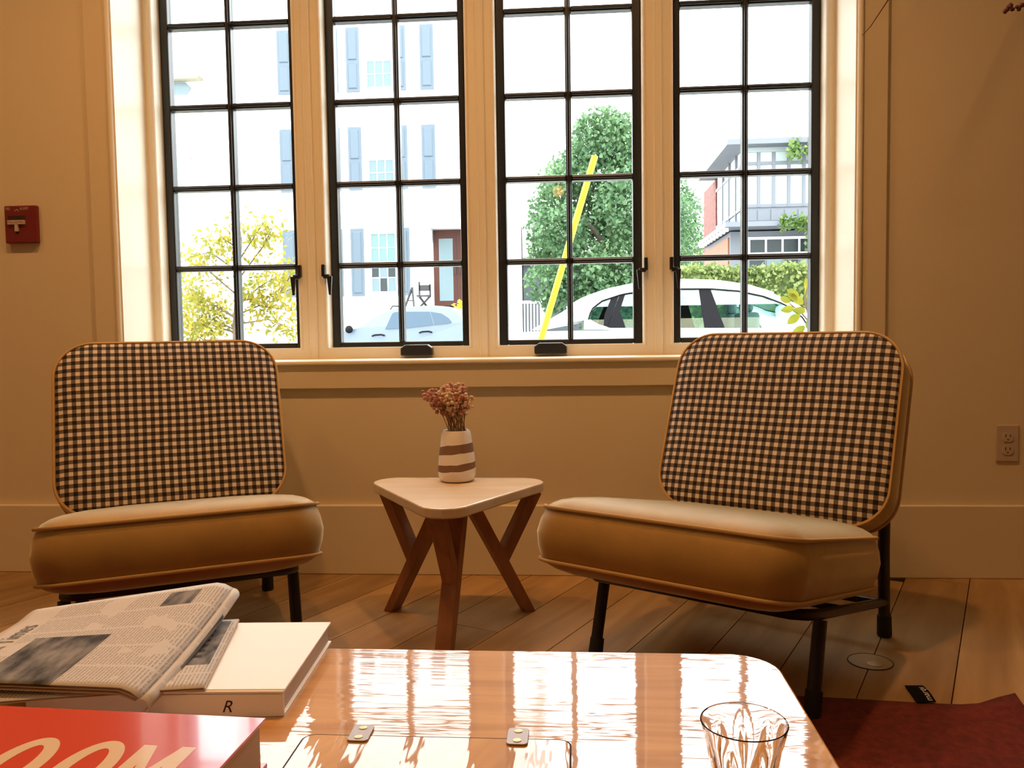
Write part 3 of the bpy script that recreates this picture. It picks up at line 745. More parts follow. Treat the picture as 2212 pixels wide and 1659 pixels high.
MB().tube([(-.018, -.020, .043), (-.010, -.020, .049), (-.004, -.020, .043)], .0012, 5).build('emblem', M['white_plastic'], fa)

ws = empty('wall_socket', (1.322, 0, .421), 0, 'beige double wall socket on the wall near the red rug corner', 'socket')
MB().box(-.034, .034, -.006, -.0003, -.057, .057).build('cover_plate', M['white_plastic'], ws, bevel=.003)
for dz in (.020, -.020):
    f_ = MB().prism(rrect(.016, .0145, .010, 6), lambda a, b: (a, -.006, b+dz), lambda a, b: (a, -.0085, b+dz)).build('receptacle', M['white_plastic'], ws)
    for dx, hh_ in ((-.0065, .0045), (.0065, .0038)):
        MB().box(dx-.0012, dx+.0012, -.0089, -.0084, dz+.004-hh_, dz+.004+hh_).build('slot', M['dark_slot'], f_)
    MB().lathe([(.0022, 0), (.0022, .0006)], 10).build('ground_hole', M['dark_slot'], f_).matrix_local = Matrix.Translation((0, -.0083, dz-.008)) @ Matrix.Rotation(R(90), 4, 'X')

# ------------------------------------------------------------------ dried branches hanging in at the right
def branch(pts, name, label):
    o = MB().tube(pts, [.0022*(1-.6*k/(len(pts)-1)) for k in range(len(pts))], 6).build(name, M['stem'], None, smooth=50)
    return tag(o, label, 'branch')
M['twig'] = mat('dark_twig', (.09, .045, .02), .9)
A_ = at(1985, -90, -.25); B_ = at(1915, 5, -.27); C_ = at(1880, 58, -.28); D_ = at(1862, 77, -.28)
tb = MB().tube([at(2150, -330, -.2), A_, B_, C_, D_], [.004, .003, .0018, .0012, .0007], 6).build('dried_twig', M['twig'], None, smooth=50)
tag(tb, 'thin bare twig hanging in front of the wall beside the window', 'branch')
br = MB().tube([at(2420, -120, -.2), at(2290, -20, -.28), at(2230, 10, -.3), at(2200, 14, -.3), at(2172, 26, -.3)], [.005, .003, .0016, .0012, .0008], 6).build('berry_branch', M['twig'], None, smooth=50)
tag(br, 'thin branch with dark red berries in front of the wall', 'branch')
M['berry'] = mat('dark_red_berry', (.10, .012, .015), .5)
rb_ = random.Random(5)
for (px, py) in ((2171, 25), (2175, 21), (2179, 15), (2184, 12), (2187, 20), (2183, 10), (2197, 15), (2201, 20), (2204, 14), (2208, 11), (2216, 12), (2222, 6), (2230, 10), (2240, 2), (2255, -6), (2262, -4)):
    MB().blob(at(px, py, -.3+rb_.uniform(-.01, .01)), rb_.uniform(.0045, .0065), 10, 6).build('berry', M['berry'], br, smooth=60)

#OUTSIDE#
# ================================================================== OUTSIDE
SZ = -.28
M['asphalt'] = mat('grey_asphalt', (.30, .30, .30), .9, noise=.15, nscale=3)
M['pavement'] = mat('pale_pavement', (.50, .49, .47), .9, noise=.1, nscale=2)
M['lawn'] = mat('lawn', (.20, .28, .12), .95, noise=.3, nscale=4)
struct(MB().box(-45, 45, 3.3, 16.9, SZ-.3, SZ-.02), 'street', M['asphalt'])
struct(MB().box(-45, 45, WT, 3.3, SZ-.3, SZ+.08), 'pavement_near', M['pavement'])
struct(MB().box(-45, 45, 16.9, 60, SZ-.3, SZ+.08), 'pavement_far', M['pavement'])

M['siding'] = mat('white_house_paint', (.86, .86, .84), .7)
M['shutter'] = mat('slate_blue_shutter', (.080, .112, .146), .55)
M['house_trim'] = mat('white_house_trim', (.84, .86, .85), .5)
M['house_glass'] = mat('pale_window_glass', (.12, .17, .19), .2, spec=.2)
M['faint_glass'] = mat('faint_window_glass', (.42, .50, .52), .2, spec=.2)
M['dark_glass'] = mat('dark_window_glass', (.025, .035, .038), .2, spec=.2)
M['blind'] = mat('pale_green_blind', (.25, .34, .33), .6, spec=.2)
M['door_wood'] = mat('red_brown_door', (.055, .017, .011), .5, spec=.2)
M['teal_blind'] = mat('teal_roller_blind', (.125, .205, .20), .6, spec=.2)
# ---- white house across the street
HY = 18.0
def hp(px, py): p_ = at(px, py, HY); return p_.x, p_.z
hx = lambda px, py=400: hp(px, py)[0]
XA = hx(470); XB = hp(1114, 600)[0]
hs = empty('white_house', ((XA+XB)/2, HY, SZ), 0, 'tall white house with slate blue panelled shutters and a brown front door', 'house')
def hb(mb, name, m, parent=hs, **kw):
    off = Vector(((XA+XB)/2, HY, SZ)); mb.v = [v-off for v in mb.v]; return mb.build(name, m, parent, **kw)
hb(MB().box(XA, XB, HY, HY+9, SZ, 12.5), 'wall', M['siding'])
hb(MB().box(XA-.3, XB+.3, HY-.4, HY+9.4, 12.5, 12.9), 'roof', M['house_trim'])
ROWS = [(6.78, 8.33), (4.39, 5.93), (1.78, 3.45)]
COLS = [(608, 637, 708, 737), (755, 783, 855, 882), (913, 942, 1012, 1040)]
def shutter_obj(x0, x1, z0, z1):
    s = hb(MB().box(x0, x1, HY-.05, HY, z0, z1), 'shutter', M['shutter'])
    zm = z0+(z1-z0)*.46; m_ = .05
    for a, b in ((z0+.07, zm-.03), (zm+.05, z1-.07)):
        pr = MB(); w = .025
        o0 = [(x0+m_, a), (x1-m_, a), (x1-m_, b), (x0+m_, b)]; o1 = [(x0+m_+w, a+w), (x1-m_-w, a+w), (x1-m_-w, b-w), (x0+m_+w, b-w)]
        vs = [(p[0], HY-.051, p[1]) for p in o0]+[(p[0], HY-.075, p[1]) for p in o1]
        pr.add(vs, [(4,5,6,7)]+[(i, (i+1)%4, 4+(i+1)%4, 4+i) for i in range(4)]); hb(pr, 'panel', M['shutter'], s).matrix_parent_inverse = Matrix.Identity(4)
        p_ = s.children[-1]
    return s
def house_window(x0, x1, z0, z1, lower, faint=False):
    w = hb(MB().box(x0-.06, x1+.06, HY-.04, HY, z0-.08, z0).box(x0-.06, x1+.06, HY-.04, HY, z1, z1+.08).box(x0-.06, x0, HY-.04, HY, z0, z1).box(x1, x1+.06, HY-.04, HY, z0, z1), 'window_frame', M['house_trim'])
    zm = (z0+z1)/2; bw = .012
    hb(MB().box(x0, x1, HY-.035, HY, zm-.02, zm+.02), 'meeting_rail', M['house_trim'], w)
    for half, (a, b) in enumerate(((z0, zm-.02), (zm+.02, z1))):
        for i in range(3):
            for j in range(2):
                xa = x0+(x1-x0)*i/3; xb = x0+(x1-x0)*(i+1)/3; za = a+(b-a)*j/2; zb = a+(b-a)*(j+1)/2
                mt = M['house_glass'] if half == 0 else M['blind']
                if lower == 'dark' and half == 0: mt = M['dark_glass'] if (i+j) % 2 else M['house_glass']
                if lower == 'dark' and half == 1: mt = M['teal_blind']
                if faint: mt = M['faint_glass']
                hb(MB().box(xa+bw, xb-bw, HY-.010, HY-.002, za+bw, zb-bw), 'pane', mt, w)
        g = MB()
        for i in (1, 2): g.box(x0+(x1-x0)*i/3-bw, x0+(x1-x0)*i/3+bw, HY-.02, HY, a, b)
        g.box(x0, x1, HY-.019, HY, (a+b)/2-bw, (a+b)/2+bw)
        hb(g, 'glazing_bars', M['house_trim'], w)
for r_, (z0, z1) in enumerate(ROWS):
    for c_, (a, b, c, d) in enumerate(COLS):
        if r_ == 2 and c_ == 2: continue
        shutter_obj(hx(a), hx(b), z0, z1); shutter_obj(hx(c), hx(d), z0, z1)
        wx0, wx1 = hx(b+15), hx(c-5)
        if c_ == 1: wx0, wx1 = hx(798), hx(851)
        house_window(wx0, wx1, z0+.10, z1-.13, 'dark' if r_ == 2 else '', c_ == 2)
# front door with glazed leaf and hood
dx0, dx1 = hp(938, 600)[0], hp(1012, 600)[0]; dz0, dz1 = hp(960, 660)[1]-.1, hp(960, 497)[1]
dr = hb(MB().box(dx0, dx1, HY-.05, HY, dz0, dz1), 'door', M['door_wood'])
gx0, gx1, gz0, gz1 = hp(950, 600)[0], hp(980, 600)[0], hp(965, 650)[1], hp(965, 516)[1]
hb(MB().box(gx0, gx1, HY-.058, HY-.045, gz0, gz1), 'door_glass', M['house_glass'], dr)
for k in (-1, 1): hb(MB().box(gx1+.10+k*.06, gx1+.13+k*.06, HY-.09, HY-.05, (gz0+gz1)/2-.12, (gz0+gz1)/2+.10), 'handle', M['dark_slot'], dr)
hb(MB().box(gx1+.07, gx1+.09, HY-.06, HY-.05, dz0, dz1-.15), 'stile', M['dark_slot'], dr)
cz0, cz1 = hp(960, 495)[1], hp(960, 481)[1]
hb(MB().box(dx0-.28, dx1+.5, HY-.6, HY, cz0, cz1), 'door_hood', M['house_trim'], bevel=.03)
hb(MB().box(dx0-.12, dx0-.02, HY-.45, HY, cz0-.35, cz0), 'bracket', M['house_trim'], bevel=.03)
hb(MB().box(dx0-1.5, dx1+.6, HY-1.3, HY, SZ, dz0), 'porch', M['siding'])
# small folding chair and easel on the porch
PZ = dz0
def porch_thing(name, label, cat, build):
    return tag(build.build(name, M['black'], None), label, cat)
p0 = at(915, 655, HY-.7); X_ = p0.x
porch_thing('directors_chair', 'small black folding chair on the white porch beside the brown door', 'chair',
    MB().bar((X_-.12, HY-.8, PZ), (X_+.14, HY-.6, PZ+.30), .04, .04).bar((X_+.14, HY-.8, PZ), (X_-.12, HY-.6, PZ+.30), .04, .04).box(X_-.14, X_+.16, HY-.85, HY-.55, PZ+.29, PZ+.33).box(X_-.14, X_-.10, HY-.58, HY-.53, PZ+.3, PZ+.66).box(X_+.12, X_+.16, HY-.58, HY-.53, PZ+.3, PZ+.60).box(X_-.12, X_+.14, HY-.58, HY-.53, PZ+.44, PZ+.58))
p0 = at(889, 655, HY-.7); X_ = p0.x
porch_thing('sign_easel', 'black A-frame easel standing on the white porch', 'easel',
    MB().bar((X_-.14, HY-.9, PZ), (X_+.04, HY-.75, PZ+.52), .04, .04).bar((X_+.10, HY-.9, PZ), (X_+.03, HY-.75, PZ+.52), .04, .04).bar((X_+.02, HY-.5, PZ), (X_+.04, HY-.72, PZ+.52), .03, .03).bar((X_-.08, HY-.85, PZ+.2), (X_+.08, HY-.85, PZ+.2), .03, .03))
# ---- neighbour gable at the left with eave and octagon window
NY = 19.0
def nx(px, py): p_ = at(px, py, NY); return p_
q0, q1 = nx(250, 300), nx(468, 300)
ngh = empty('white_gable_house', (q0.x, NY, SZ), 0, 'white neighbour house with brown eave and small octagonal window', 'house')
def nb2(mb, name, m, **kw):
    mb.v = [v-Vector((q0.x, NY, SZ)) for v in mb.v]; return mb.build(name, m, ngh, **kw)
nb2(MB().box(q0.x-3, q1.x, NY, NY+8, SZ, 9.2), 'wall', M['siding'])
e0, e1 = nx(330, 152), nx(446, 170)
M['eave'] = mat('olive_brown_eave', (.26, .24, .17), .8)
nb2(MB().box(e0.x-2, e1.x, NY-.30, NY, e1.z, e0.z), 'eave', M['siding'])
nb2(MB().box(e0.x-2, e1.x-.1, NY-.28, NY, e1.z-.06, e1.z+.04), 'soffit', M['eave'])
o0, o1 = nx(345, 207), nx(412, 178)
ox, oz, ow, oh = (o0.x+o1.x)/2, (o0.z+o1.z)/2, (o1.x-o0.x)/2, (o1.z-o0.z)/2; ch = .13
oc = [(-ow, -oh+ch), (-ow+ch, -oh), (ow-ch, -oh), (ow, -oh+ch), (ow, oh-ch), (ow-ch, oh), (-ow+ch, oh), (-ow, oh-ch)]
nb2(MB().prism(oc, lambda a, b: (ox+a, NY, oz+b), lambda a, b: (ox+a, NY-.04, oz+b)), 'octagon_window', M['house_glass'])
w0, w1 = nx(372, 400), nx(411, 285)
nb2(MB().box(w0.x, w1.x, NY-.03, NY, w0.z, w1.z), 'window', mat('very_pale_glass', (.62, .68, .70), .1))
nb2(MB().box(w0.x, w1.x, NY-.05, NY, (w0.z+w1.z)/2-.03, (w0.z+w1.z)/2+.03), 'meeting_rail', M['house_trim'])
# satellite dish
dpt = at(478, 405, 16.5)
ds = empty('satellite_dish', (dpt.x, 16.9, SZ), 0, 'small grey satellite dish on a pole in front of the white houses', 'satellite dish')
dm = MB().lathe([(.02, .05), (.10, .035), (.17, .01), (.19, -.02), (.17, -.01), (.10, .02), (.02, .035)], 20).build('dish', mat('pale_grey_dish', (.30, .35, .38), .5), ds, smooth=50)
dm.matrix_local = Matrix.Translation((0, -.1, dpt.z-SZ+.05)) @ Matrix.Rotation(R(75), 4, 'X')
MB().tube([(0, .1, 0), (0, .1, dpt.z-SZ-.05), (0, -.05, dpt.z-SZ)], .022, 8).build('pole', mat('white_pole', (.8, .8, .78), .5), ds)
MB().tube([(0, -.1, dpt.z-SZ-.15), (.02, -.42, dpt.z-SZ-.22)], .012, 6).box(-.02, .06, -.47, -.40, dpt.z-SZ-.27, dpt.z-SZ-.19).build('receiver_arm', M['steel'], ds)

# ---- vegetation
def leaf_mat(name, c1, c2, trans=.35, scale=.9):
    m, nt, b = newmat(name)
    g = nd(nt, 'ShaderNodeNewGeometry'); n = nd(nt, 'ShaderNodeTexNoise'); n.inputs['Scale'].default_value = scale; n.inputs['Detail'].default_value = 3; lk(nt, g.outputs['Position'], n.inputs[0])
    w = nd(nt, 'ShaderNodeTexWhiteNoise'); lk(nt, g.outputs['Random Per Island'], w.inputs['Vector'])
    mx_ = nd(nt, 'ShaderNodeMath', operation='MULTIPLY_ADD'); mx_.inputs[1].default_value = .5; lk(nt, g.outputs['Random Per Island'], mx_.inputs[0])
    sb = nd(nt, 'ShaderNodeMath', operation='SUBTRACT'); sb.inputs[1].default_value = .25; lk(nt, n.outputs[0], sb.inputs[0]); lk(nt, sb.outputs[0], mx_.inputs[2])
    r = nd(nt, 'ShaderNodeValToRGB'); r.color_ramp.elements[0].position = .15; r.color_ramp.elements[1].position = .85
    r.color_ramp.elements[0].color = col3(c1); r.color_ramp.elements[1].color = col3(c2); lk(nt, mx_.outputs[0], r.inputs[0])
    lk(nt, r.outputs[0], b.inputs['Base Color']); b.inputs['Roughness'].default_value = .5
    t = nd(nt, 'ShaderNodeBsdfTranslucent'); lk(nt, r.outputs[0], t.inputs[0])
    mxs = nd(nt, 'ShaderNodeMixShader'); mxs.inputs[0].default_value = trans
    lk(nt, b.outputs[0], mxs.inputs[1]); lk(nt, t.outputs[0], mxs.inputs[2]); lk(nt, mxs.outputs[0], nt.nodes['Material Output'].inputs[0]); return m
M['leaf_green'] = leaf_mat('maple_leaf_green', (.045, .12, .055), (.16, .28, .12))
M['leaf_yellow'] = leaf_mat('autumn_leaf_yellow', (.12, .18, .022), (.43, .335, .036), .5, 2.5)
M['leaf_hedge'] = leaf_mat('hedge_leaf', (.09, .15, .04), (.28, .34, .10))
M['leaf_ivy'] = leaf_mat('ivy_leaf', (.06, .14, .03), (.20, .30, .07))
M['leaf_gold'] = leaf_mat('golden_leaf', (.60, .36, .02), (.85, .62, .05), .4, 4)
M['leaf_lime'] = leaf_mat('lime_leaf', (.07, .13, .012), (.30, .26, .018), .5, 9)
M['bark'] = mat('grey_brown_bark', (.13, .10, .08), .95, noise=.3, nscale=12)
def leaf_quad(mb, p, sz, rg, flat=.0, aspect=.6):
    d = Vector((rg.gauss(0, 1), rg.gauss(0, 1), rg.gauss(0, 1)-flat)).normalized(); n_ = d.orthogonal().normalized()
    n_ = (Matrix.Rotation(rg.uniform(0, 6.28), 3, d) @ n_); s_ = d.cross(n_)
    b = len(mb.v)
    mb.v += [p, p+d*sz*.5+s_*sz*aspect*.5, p+d*sz, p+d*sz*.5-s_*sz*aspect*.5]
    mb.f.append((b, b+1, b+2, b+3))
def crown(clumps, n, sz, rg, aspect=.7, shell=.55):
    mb = MB(); tot = sum(c[1]**2 for c in clumps)
    for (c, r_) in clumps:
        for _ in range(int(n*r_*r_/tot)):
            d = Vector((rg.gauss(0, 1), rg.gauss(0, 1), rg.gauss(0, 1))).normalized()
            mb_p = Vector(c)+d*r_*(shell+(1-shell)*rg.random()); leaf_quad(mb, mb_p, sz*rg.uniform(.7, 1.3), rg, .3, aspect)
    return mb
rg = random.Random(11)
# maple beside the white house
TY = 12.5
tp = at(1330, 700, TY)
tr = empty('maple_tree', (tp.x, TY, SZ), 0, 'full green leafy tree behind the white parked car', 'tree')
def tc_(px, py, dy=0): p_ = at(px, py, TY+dy); return Vector((p_.x-tp.x, dy, p_.z-SZ))
cl = []
for (px, py, r_) in ((1300, 300, .55), (1345, 310, .5), (1270, 330, .42), (1240, 370, .45), (1300, 370, .65), (1360, 370, .6), (1200, 390, .3), (1190, 440, .40), (1225, 430, .5), (1290, 450, .7), (1370, 450, .7), (1180, 490, .38), (1215, 500, .5), (1280, 520, .7), (1360, 530, .75), (1440, 480, .55), (1460, 430, .38), (1445, 540, .5), (1170, 540, .30), (1200, 560, .42), (1260, 590, .6), (1340, 600, .7), (1420, 600, .6), (1180, 610, .40), (1230, 640, .5), (1300, 650, .6), (1380, 650, .6), (1320, 275, .36), (1270, 272, .24)):
    cl.append((tc_(px, py, rg.uniform(-.9, .9)), r_))
crown(cl, 30000, .085, rg).build('foliage', M['leaf_green'], tr, fix=False)['kind'] = 'stuff'
tk = MB().tube([(0, 0, 0), (.05, 0, 1.2), (-.02, .1, 2.4), (-.1, .1, 3.6), (-.1, 0, 4.4)], [.17, .14, .11, .07, .03], 10)
for (a, b) in (((0, 0, 1.3), (-.9, .2, 2.4)), ((0, 0, 1.6), (.9, -.2, 2.8)), ((0, .1, 2.3), (-.7, -.3, 3.2)), ((-.05, .1, 2.8), (.6, .3, 3.7))):
    tk.tube([a, Vector(a).lerp(Vector(b), .5)+Vector((0, 0, .1)), b], [.06, .045, .02], 8)
tk.build('trunk', M['bark'], tr, smooth=60)
# slender yellow-green tree in front of the left casement
LY = 2.3
lp = at(505, 745, LY)
lt = empty('young_tree', (lp.x, LY, SZ+.08), 0, 'young tree with thin branches and yellow green leaves close outside the window', 'tree')
def lc(px, py, dy=0): p_ = at(px, py, LY+dy); return Vector((p_.x-lp.x, dy, p_.z-SZ-.08))
bark2 = MB().tube([(0, 0, 0), lc(510, 700), lc(515, 600), lc(520, 520), lc(512, 455)], [.03, .022, .014, .009, .004], 8)
lm = MB()
twigs = [((513, 690), (430, 640), (385, 600)), ((515, 640), (450, 585), (400, 560)), ((517, 590), (455, 545), (410, 555)), ((518, 600), (570, 530), (590, 490)), ((518, 560), (550, 510), (570, 480)),
         ((514, 660), (560, 620), (610, 590)), ((513, 700), (580, 690), (645, 715)), ((512, 720), (450, 700), (395, 720)), ((515, 650), (590, 640), (640, 620)), ((518, 540), (490, 520), (470, 510)), ((514, 690), (470, 660), (400, 660)), ((513, 680), (560, 660), (620, 670)), ((600, 640), (625, 600), (640, 560)), ((512, 735), (440, 735), (392, 700)), ((513, 715), (460, 690), (420, 690))]
for tw in twigs:
    dy = rg.uniform(-.25, .25); pts_ = [lc(*tw[0]), lc(tw[1][0], tw[1][1], dy*.6), lc(tw[2][0], tw[2][1], dy)]
    bark2.tube(pts_, [.006, .004, .002], 5)
    for _ in range(120):
        t_ = rg.uniform(.25, 1.05); p_ = pts_[0].lerp(pts_[1], t_*2) if t_ < .5 else pts_[1].lerp(pts_[2], t_*2-1)
        if p_.z < pts_[0].z-.6: continue
        leaf_quad(lm, p_+Vector((rg.gauss(0, .045), rg.gauss(0, .05), rg.gauss(-.005, .04))), rg.uniform(.028, .050), rg, .5, .45)
for (px, py, n_) in ((415, 630, 60), (440, 660, 70), (470, 700, 60), (545, 640, 60), (580, 600, 45), (640, 590, 35), (630, 660, 40), (420, 690, 60), (570, 500, 26), (455, 520, 22), (400, 730, 45), (640, 720, 26), (545, 500, 14), (520, 480, 10)):
    for _ in range(int(n_*2.2)):
        leaf_quad(lm, lc(px, py)+Vector((rg.gauss(0, .05), rg.gauss(0, .12), rg.gauss(0, .04))), rg.uniform(.028, .050), rg, .5, .45)
bark2.build('trunk', M['bark'], lt, smooth=60)
lm.build('foliage', M['leaf_yellow'], lt, fix=False)['kind'] = 'stuff'
# hedge
h0, h1 = at(1452, 576, 9.4), at(1900, 574, 9.4)
hg = empty('hedge', ((h0.x+h1.x)/2, 9.8, SZ), 0, 'long clipped yellow green hedge behind the white parked car', 'hedge')
hw_ = (h1.x-h0.x)/2; ht = h0.z-SZ
MB().box(-hw_, hw_, -.35, .35, 0, ht-.08).build('core', mat('hedge_core', (.07, .10, .03), .95), hg)
hm = MB()
for _ in range(9000):
    k = rg.random(); x_ = rg.uniform(-hw_, hw_)
    p_ = Vector((x_, rg.uniform(-.4, .4), ht-.08+rg.gauss(0, .035)+.03*math.sin(x_*5))) if k < .45 else Vector((x_, -.38+rg.gauss(0, .04), rg.uniform(.6, ht)))
    leaf_quad(hm, p_, rg.uniform(.05, .085), rg, 0, .7)
hm.build('foliage', M['leaf_hedge'], hg, fix=False)['kind'] = 'stuff'
# golden bush by the house steps
bp_ = at(1000, 655, 15.95)
bsh = empty('golden_bush', (bp_.x+.1, 15.95, SZ), 0, 'bright yellow bush beside the brown front door', 'bush')
crown([(Vector((0, 0, bp_.z-SZ-.15)), .30), (Vector((.3, 0, bp_.z-SZ-.2)), .3), (Vector((.1, 0, bp_.z-SZ-.55)), .38), (Vector((.2, .1, .5)), .42)], 1200, .09, rg).build('foliage', M['leaf_gold'], bsh, fix=False)['kind'] = 'stuff'
MB().tube([(.1, 0, 0), (.1, 0, bp_.z-SZ-.2)], .03, 6).build('stem', M['bark'], bsh)
# plant with large leaves outside the right casement: every leaf a part
gy = .95
gp = at(1745, 720, gy)
pl = empty('leafy_shrub', (gp.x, gy, SZ+.08), 0, 'shrub with large yellow green leaves just outside the right casement', 'shrub')
def gl_(px, py, dy=0): p_ = at(px, py, gy+dy); return Vector((p_.x-gp.x, dy, p_.z-SZ-.08))
MB().tube([(0.05, 0, 0), gl_(1762, 740), gl_(1750, 690), gl_(1738, 650), gl_(1745, 615)], [.012, .008, .006, .004, .002], 6).tube([gl_(1752, 700), gl_(1730, 675), gl_(1705, 655)], [.004, .003, .002], 6).build('stem', M['bark'], pl, smooth=50)
def big_leaf(mb, p, d, n_, L, w):
    s_ = d.cross(n_).normalized(); b = len(mb.v); K = 6
    for k in range(K+1):
        t_ = k/K; q = p+d*L*t_-n_*L*.18*t_*t_; ww = w*math.sin(math.pi*min(1, t_*.93+.05))**.8
        mb.v += [q-s_*ww+n_*ww*.25, q, q+s_*ww+n_*ww*.25]
    for k in range(K):
        for j in (0, 1): mb.f.append((b+k*3+j, b+k*3+j+1, b+k*3+j+4, b+k*3+j+3))
for (px, py, ax, az, L) in ((1725, 640, -.9, .5, .045), (1745, 628, -.2, 1, .045), (1752, 640, .5, .8, .04), (1715, 665, -1, -.2, .045), (1735, 655, -.6, .3, .05), (1750, 662, .6, .2, .045), (1728, 680, -.7, -.5, .05), (1745, 690, .2, -.8, .05), (1738, 705, -.8, -.6, .05), (1752, 715, .4, -.6, .05), (1755, 612, .1, 1, .04), (1740, 672, -.9, .1, .045), (1758, 650, .7, .7, .045), (1722, 650, -.7, .7, .04), (1760, 680, .8, .1, .05), (1708, 652, -.9, .4, .038), (1748, 645, -.3, .9, .04), (1756, 700, .7, -.3, .05)):
    d = Vector((ax, rg.uniform(-.5, .3), az)).normalized(); n_ = d.cross(Vector((rg.uniform(-.4, .4), 1, rg.uniform(-.3, .3)))).cross(d).normalized()*-1
    mb = MB(); big_leaf(mb, gl_(px, py, rg.uniform(-.03, .05)), d, n_, L*1.25, L*.36); mb.build('leaf', M['leaf_lime'], pl, smooth=60, fix=False)
# ---- dark garage and white railing
g0, g1 = at(1128, 650, 20.5), at(1300, 566, 20.5)
gr = empty('garage', (g0.x, 20.5, SZ), 0, 'dark slate grey garage next to the white house', 'garage')
M['garage'] = mat('dark_slate_siding', (.055, .065, .078), .7)
gl0 = XB+.03-g0.x
MB().box(gl0, g1.x-g0.x+1.2, 0, 4, 0, g1.z-SZ).build('wall', M['garage'], gr)
MB().box(gl0, g1.x-g0.x+1.4, -.25, 4.2, g1.z-SZ, g1.z-SZ+.14).build('roof_edge', M['garage'], gr)
MB().box(gl0, g1.x-g0.x+1.3, -.2, 4.1, g1.z-SZ+.14, g1.z-SZ+1.1).build('fascia', M['siding'], gr)
ry = 15.5
r0, r1 = at(1128, 650, ry), at(1170, 650, ry)
rl = empty('white_railing', (r0.x, ry, SZ), 0, 'short white picket railing with post beside the white house', 'railing')
rw, rz_ = r1.x-r0.x, r0.z-SZ
MB().box(0, rw, -.03, .03, rz_-.06, rz_).build('top_rail', M['house_trim'], rl)
MB().box(0, rw, -.03, .03, .15, .21).build('bottom_rail', M['house_trim'], rl)
for k in range(6): MB().box(.03+k*rw/6, .03+k*rw/6+.032, -.015, .015, .2, rz_-.06).build('baluster', M['house_trim'], rl)
MB().box(rw-.02, rw+.06, -.05, .05, 0, rz_+.04).blob((rw+.02, 0, rz_+.09), .055, 10, 6).build('post', M['house_trim'], rl)
# ---- yellow guy wire guard
ga, gb = at(1285, 337, 2.35), at(1163, 752, 2.35)
dd = (ga-gb); foot = gb+dd*((SZ+.08-gb.z)/dd.z)
gg = MB().tube([foot, ga], .0195, 12).build('guy_wire_guard', mat('yellow_plastic_tube', (.78, .62, .012), .4), None, smooth=50)
tag(gg, 'slanted bright yellow plastic guy wire guard on the pavement', 'guard')
# ---- grey sunroom house behind the hedge
BY = 24.0
M['slate'] = mat('slate_grey_timber', (.13, .145, .17), .6)
M['sun_glass'] = mat('pale_sunroom_glass', (.40, .47, .46), .08)
M['brick'] = mat('red_brick', (.17, .065, .055), .9, noise=.3, nscale=6)
M['orange_wood'] = mat('orange_stained_timber', (.28, .10, .04), .7)
c0 = at(1606, 500, BY)
gh = empty('sunroom_house', (c0.x, BY, SZ), 0, 'grey two storey house with glazed sunroom, ivy and red brick side', 'house')
def gx(px, py=450): return at(px, py, BY).x-c0.x
def gz(py, px=1680): return at(px, py, BY).z-SZ
RW = gx(1900)
def gb2(mb, name, m, parent=gh, **kw): return mb.build(name, m, parent, **kw)
zt, zw1, zw0, zp0 = gz(318), gz(352), gz(446), gz(478)
gb2(MB().box(0, RW, 0, 5, zp0, zw0), 'sunroom_panel', M['slate'])
for k in range(10): gb2(MB().box(k*RW/10+.02, (k+1)*RW/10-.02, -.02, 0, zp0+.03, zw0-.10), 'board', M['slate'])
gb2(MB().box(-.6, RW+.5, -.6, 5.5, zt, zt+.16), 'roof', M['slate'])
gb2(MB().box(-.05, RW, -.05, 0.1, gz(328), zt), 'fascia', mat('pale_grey_fascia', (.30, .34, .35), .6))
gb2(MB().box(-.04, RW, -.04, .06, zw0-.02, zw0+.08).box(-.04, RW, -.04, .06, zw1-.05, zw1+.05), 'rail', M['slate'])
nwin = 9
for k in range(nwin):
    xa, xb = k*RW/nwin, (k+1)*RW/nwin
    gb2(MB().box(xa+.05, xb-.05, 0, .03, zw0+.08, zw1-.05), 'window', M['sun_glass'])
    gb2(MB().box(xa+.05, xb-.05, 0, .03, zw1+.05, gz(328)), 'transom', M['sun_glass'])
    gb2(MB().box(xa-.05, xa+.05, -.05, .06, zw0, gz(328)), 'post', M['slate'])
for k in range(4):
    ya, yb = k*1.2, (k+1)*1.2
    gb2(MB().box(-.01, .03, ya+.06, yb-.06, zp0+.5, zw1-.05), 'side_window', M['sun_glass'])
    gb2(MB().box(-.04, .05, ya-.05, ya+.05, zp0, zt), 'side_post', M['slate'])
gb2(MB().box(-.03, .03, 0, 5, zp0+.40, zp0+.5).box(-.03, .03, 0, 5, zw1-.05, zw1+.05), 'side_rail', M['slate'])
gb2(MB().box(.04, RW, .04, 5, zw0, zt), 'room_wall', M['siding'])
ze0, ze1 = gz(495), gz(486)
gb2(MB().box(-.7, RW+.4, -.9, 5.6, ze0, ze1+.02), 'lower_eave', M['slate'])
for k in range(9): gb2(MB().box(-.72, -.56, -.6+k*.6, -.45+k*.6, ze0-.10, ze0), 'corbel', M['siding'])
gb2(MB().box(-.4, RW, 0, 5, 0, ze0-.05), 'lower_wall', M['slate'])
gb2(MB().box(-.44, -.38, .2, 5, 0, ze0-.2), 'lower_side', M['orange_wood'])
zg1, zg0 = gz(517), gz(545)
gb2(MB().box(0, RW, -.04, 0, zg0-.08, zg0).box(0, RW, -.04, 0, zg1, zg1+.08), 'sill', M['house_trim'])
for k in range(8):
    xa, xb = gx(1618)+k*gx(1642), gx(1618)+(k+1)*gx(1642)
    if xb > RW: break
    gb2(MB().box(xa+.03, xb-.03, -.03, 0, zg0, zg1), 'lower_window', M['dark_glass'])
    gb2(MB().box(xa-.03, xa+.03, -.05, 0, zg0, zg1), 'mullion', M['house_trim'])
    gb2(MB().box(xa+.03, xb-.03, -.03, 0, gz(600), gz(560)), 'lower_window', M['house_glass'] if k % 2 else M['dark_glass'])
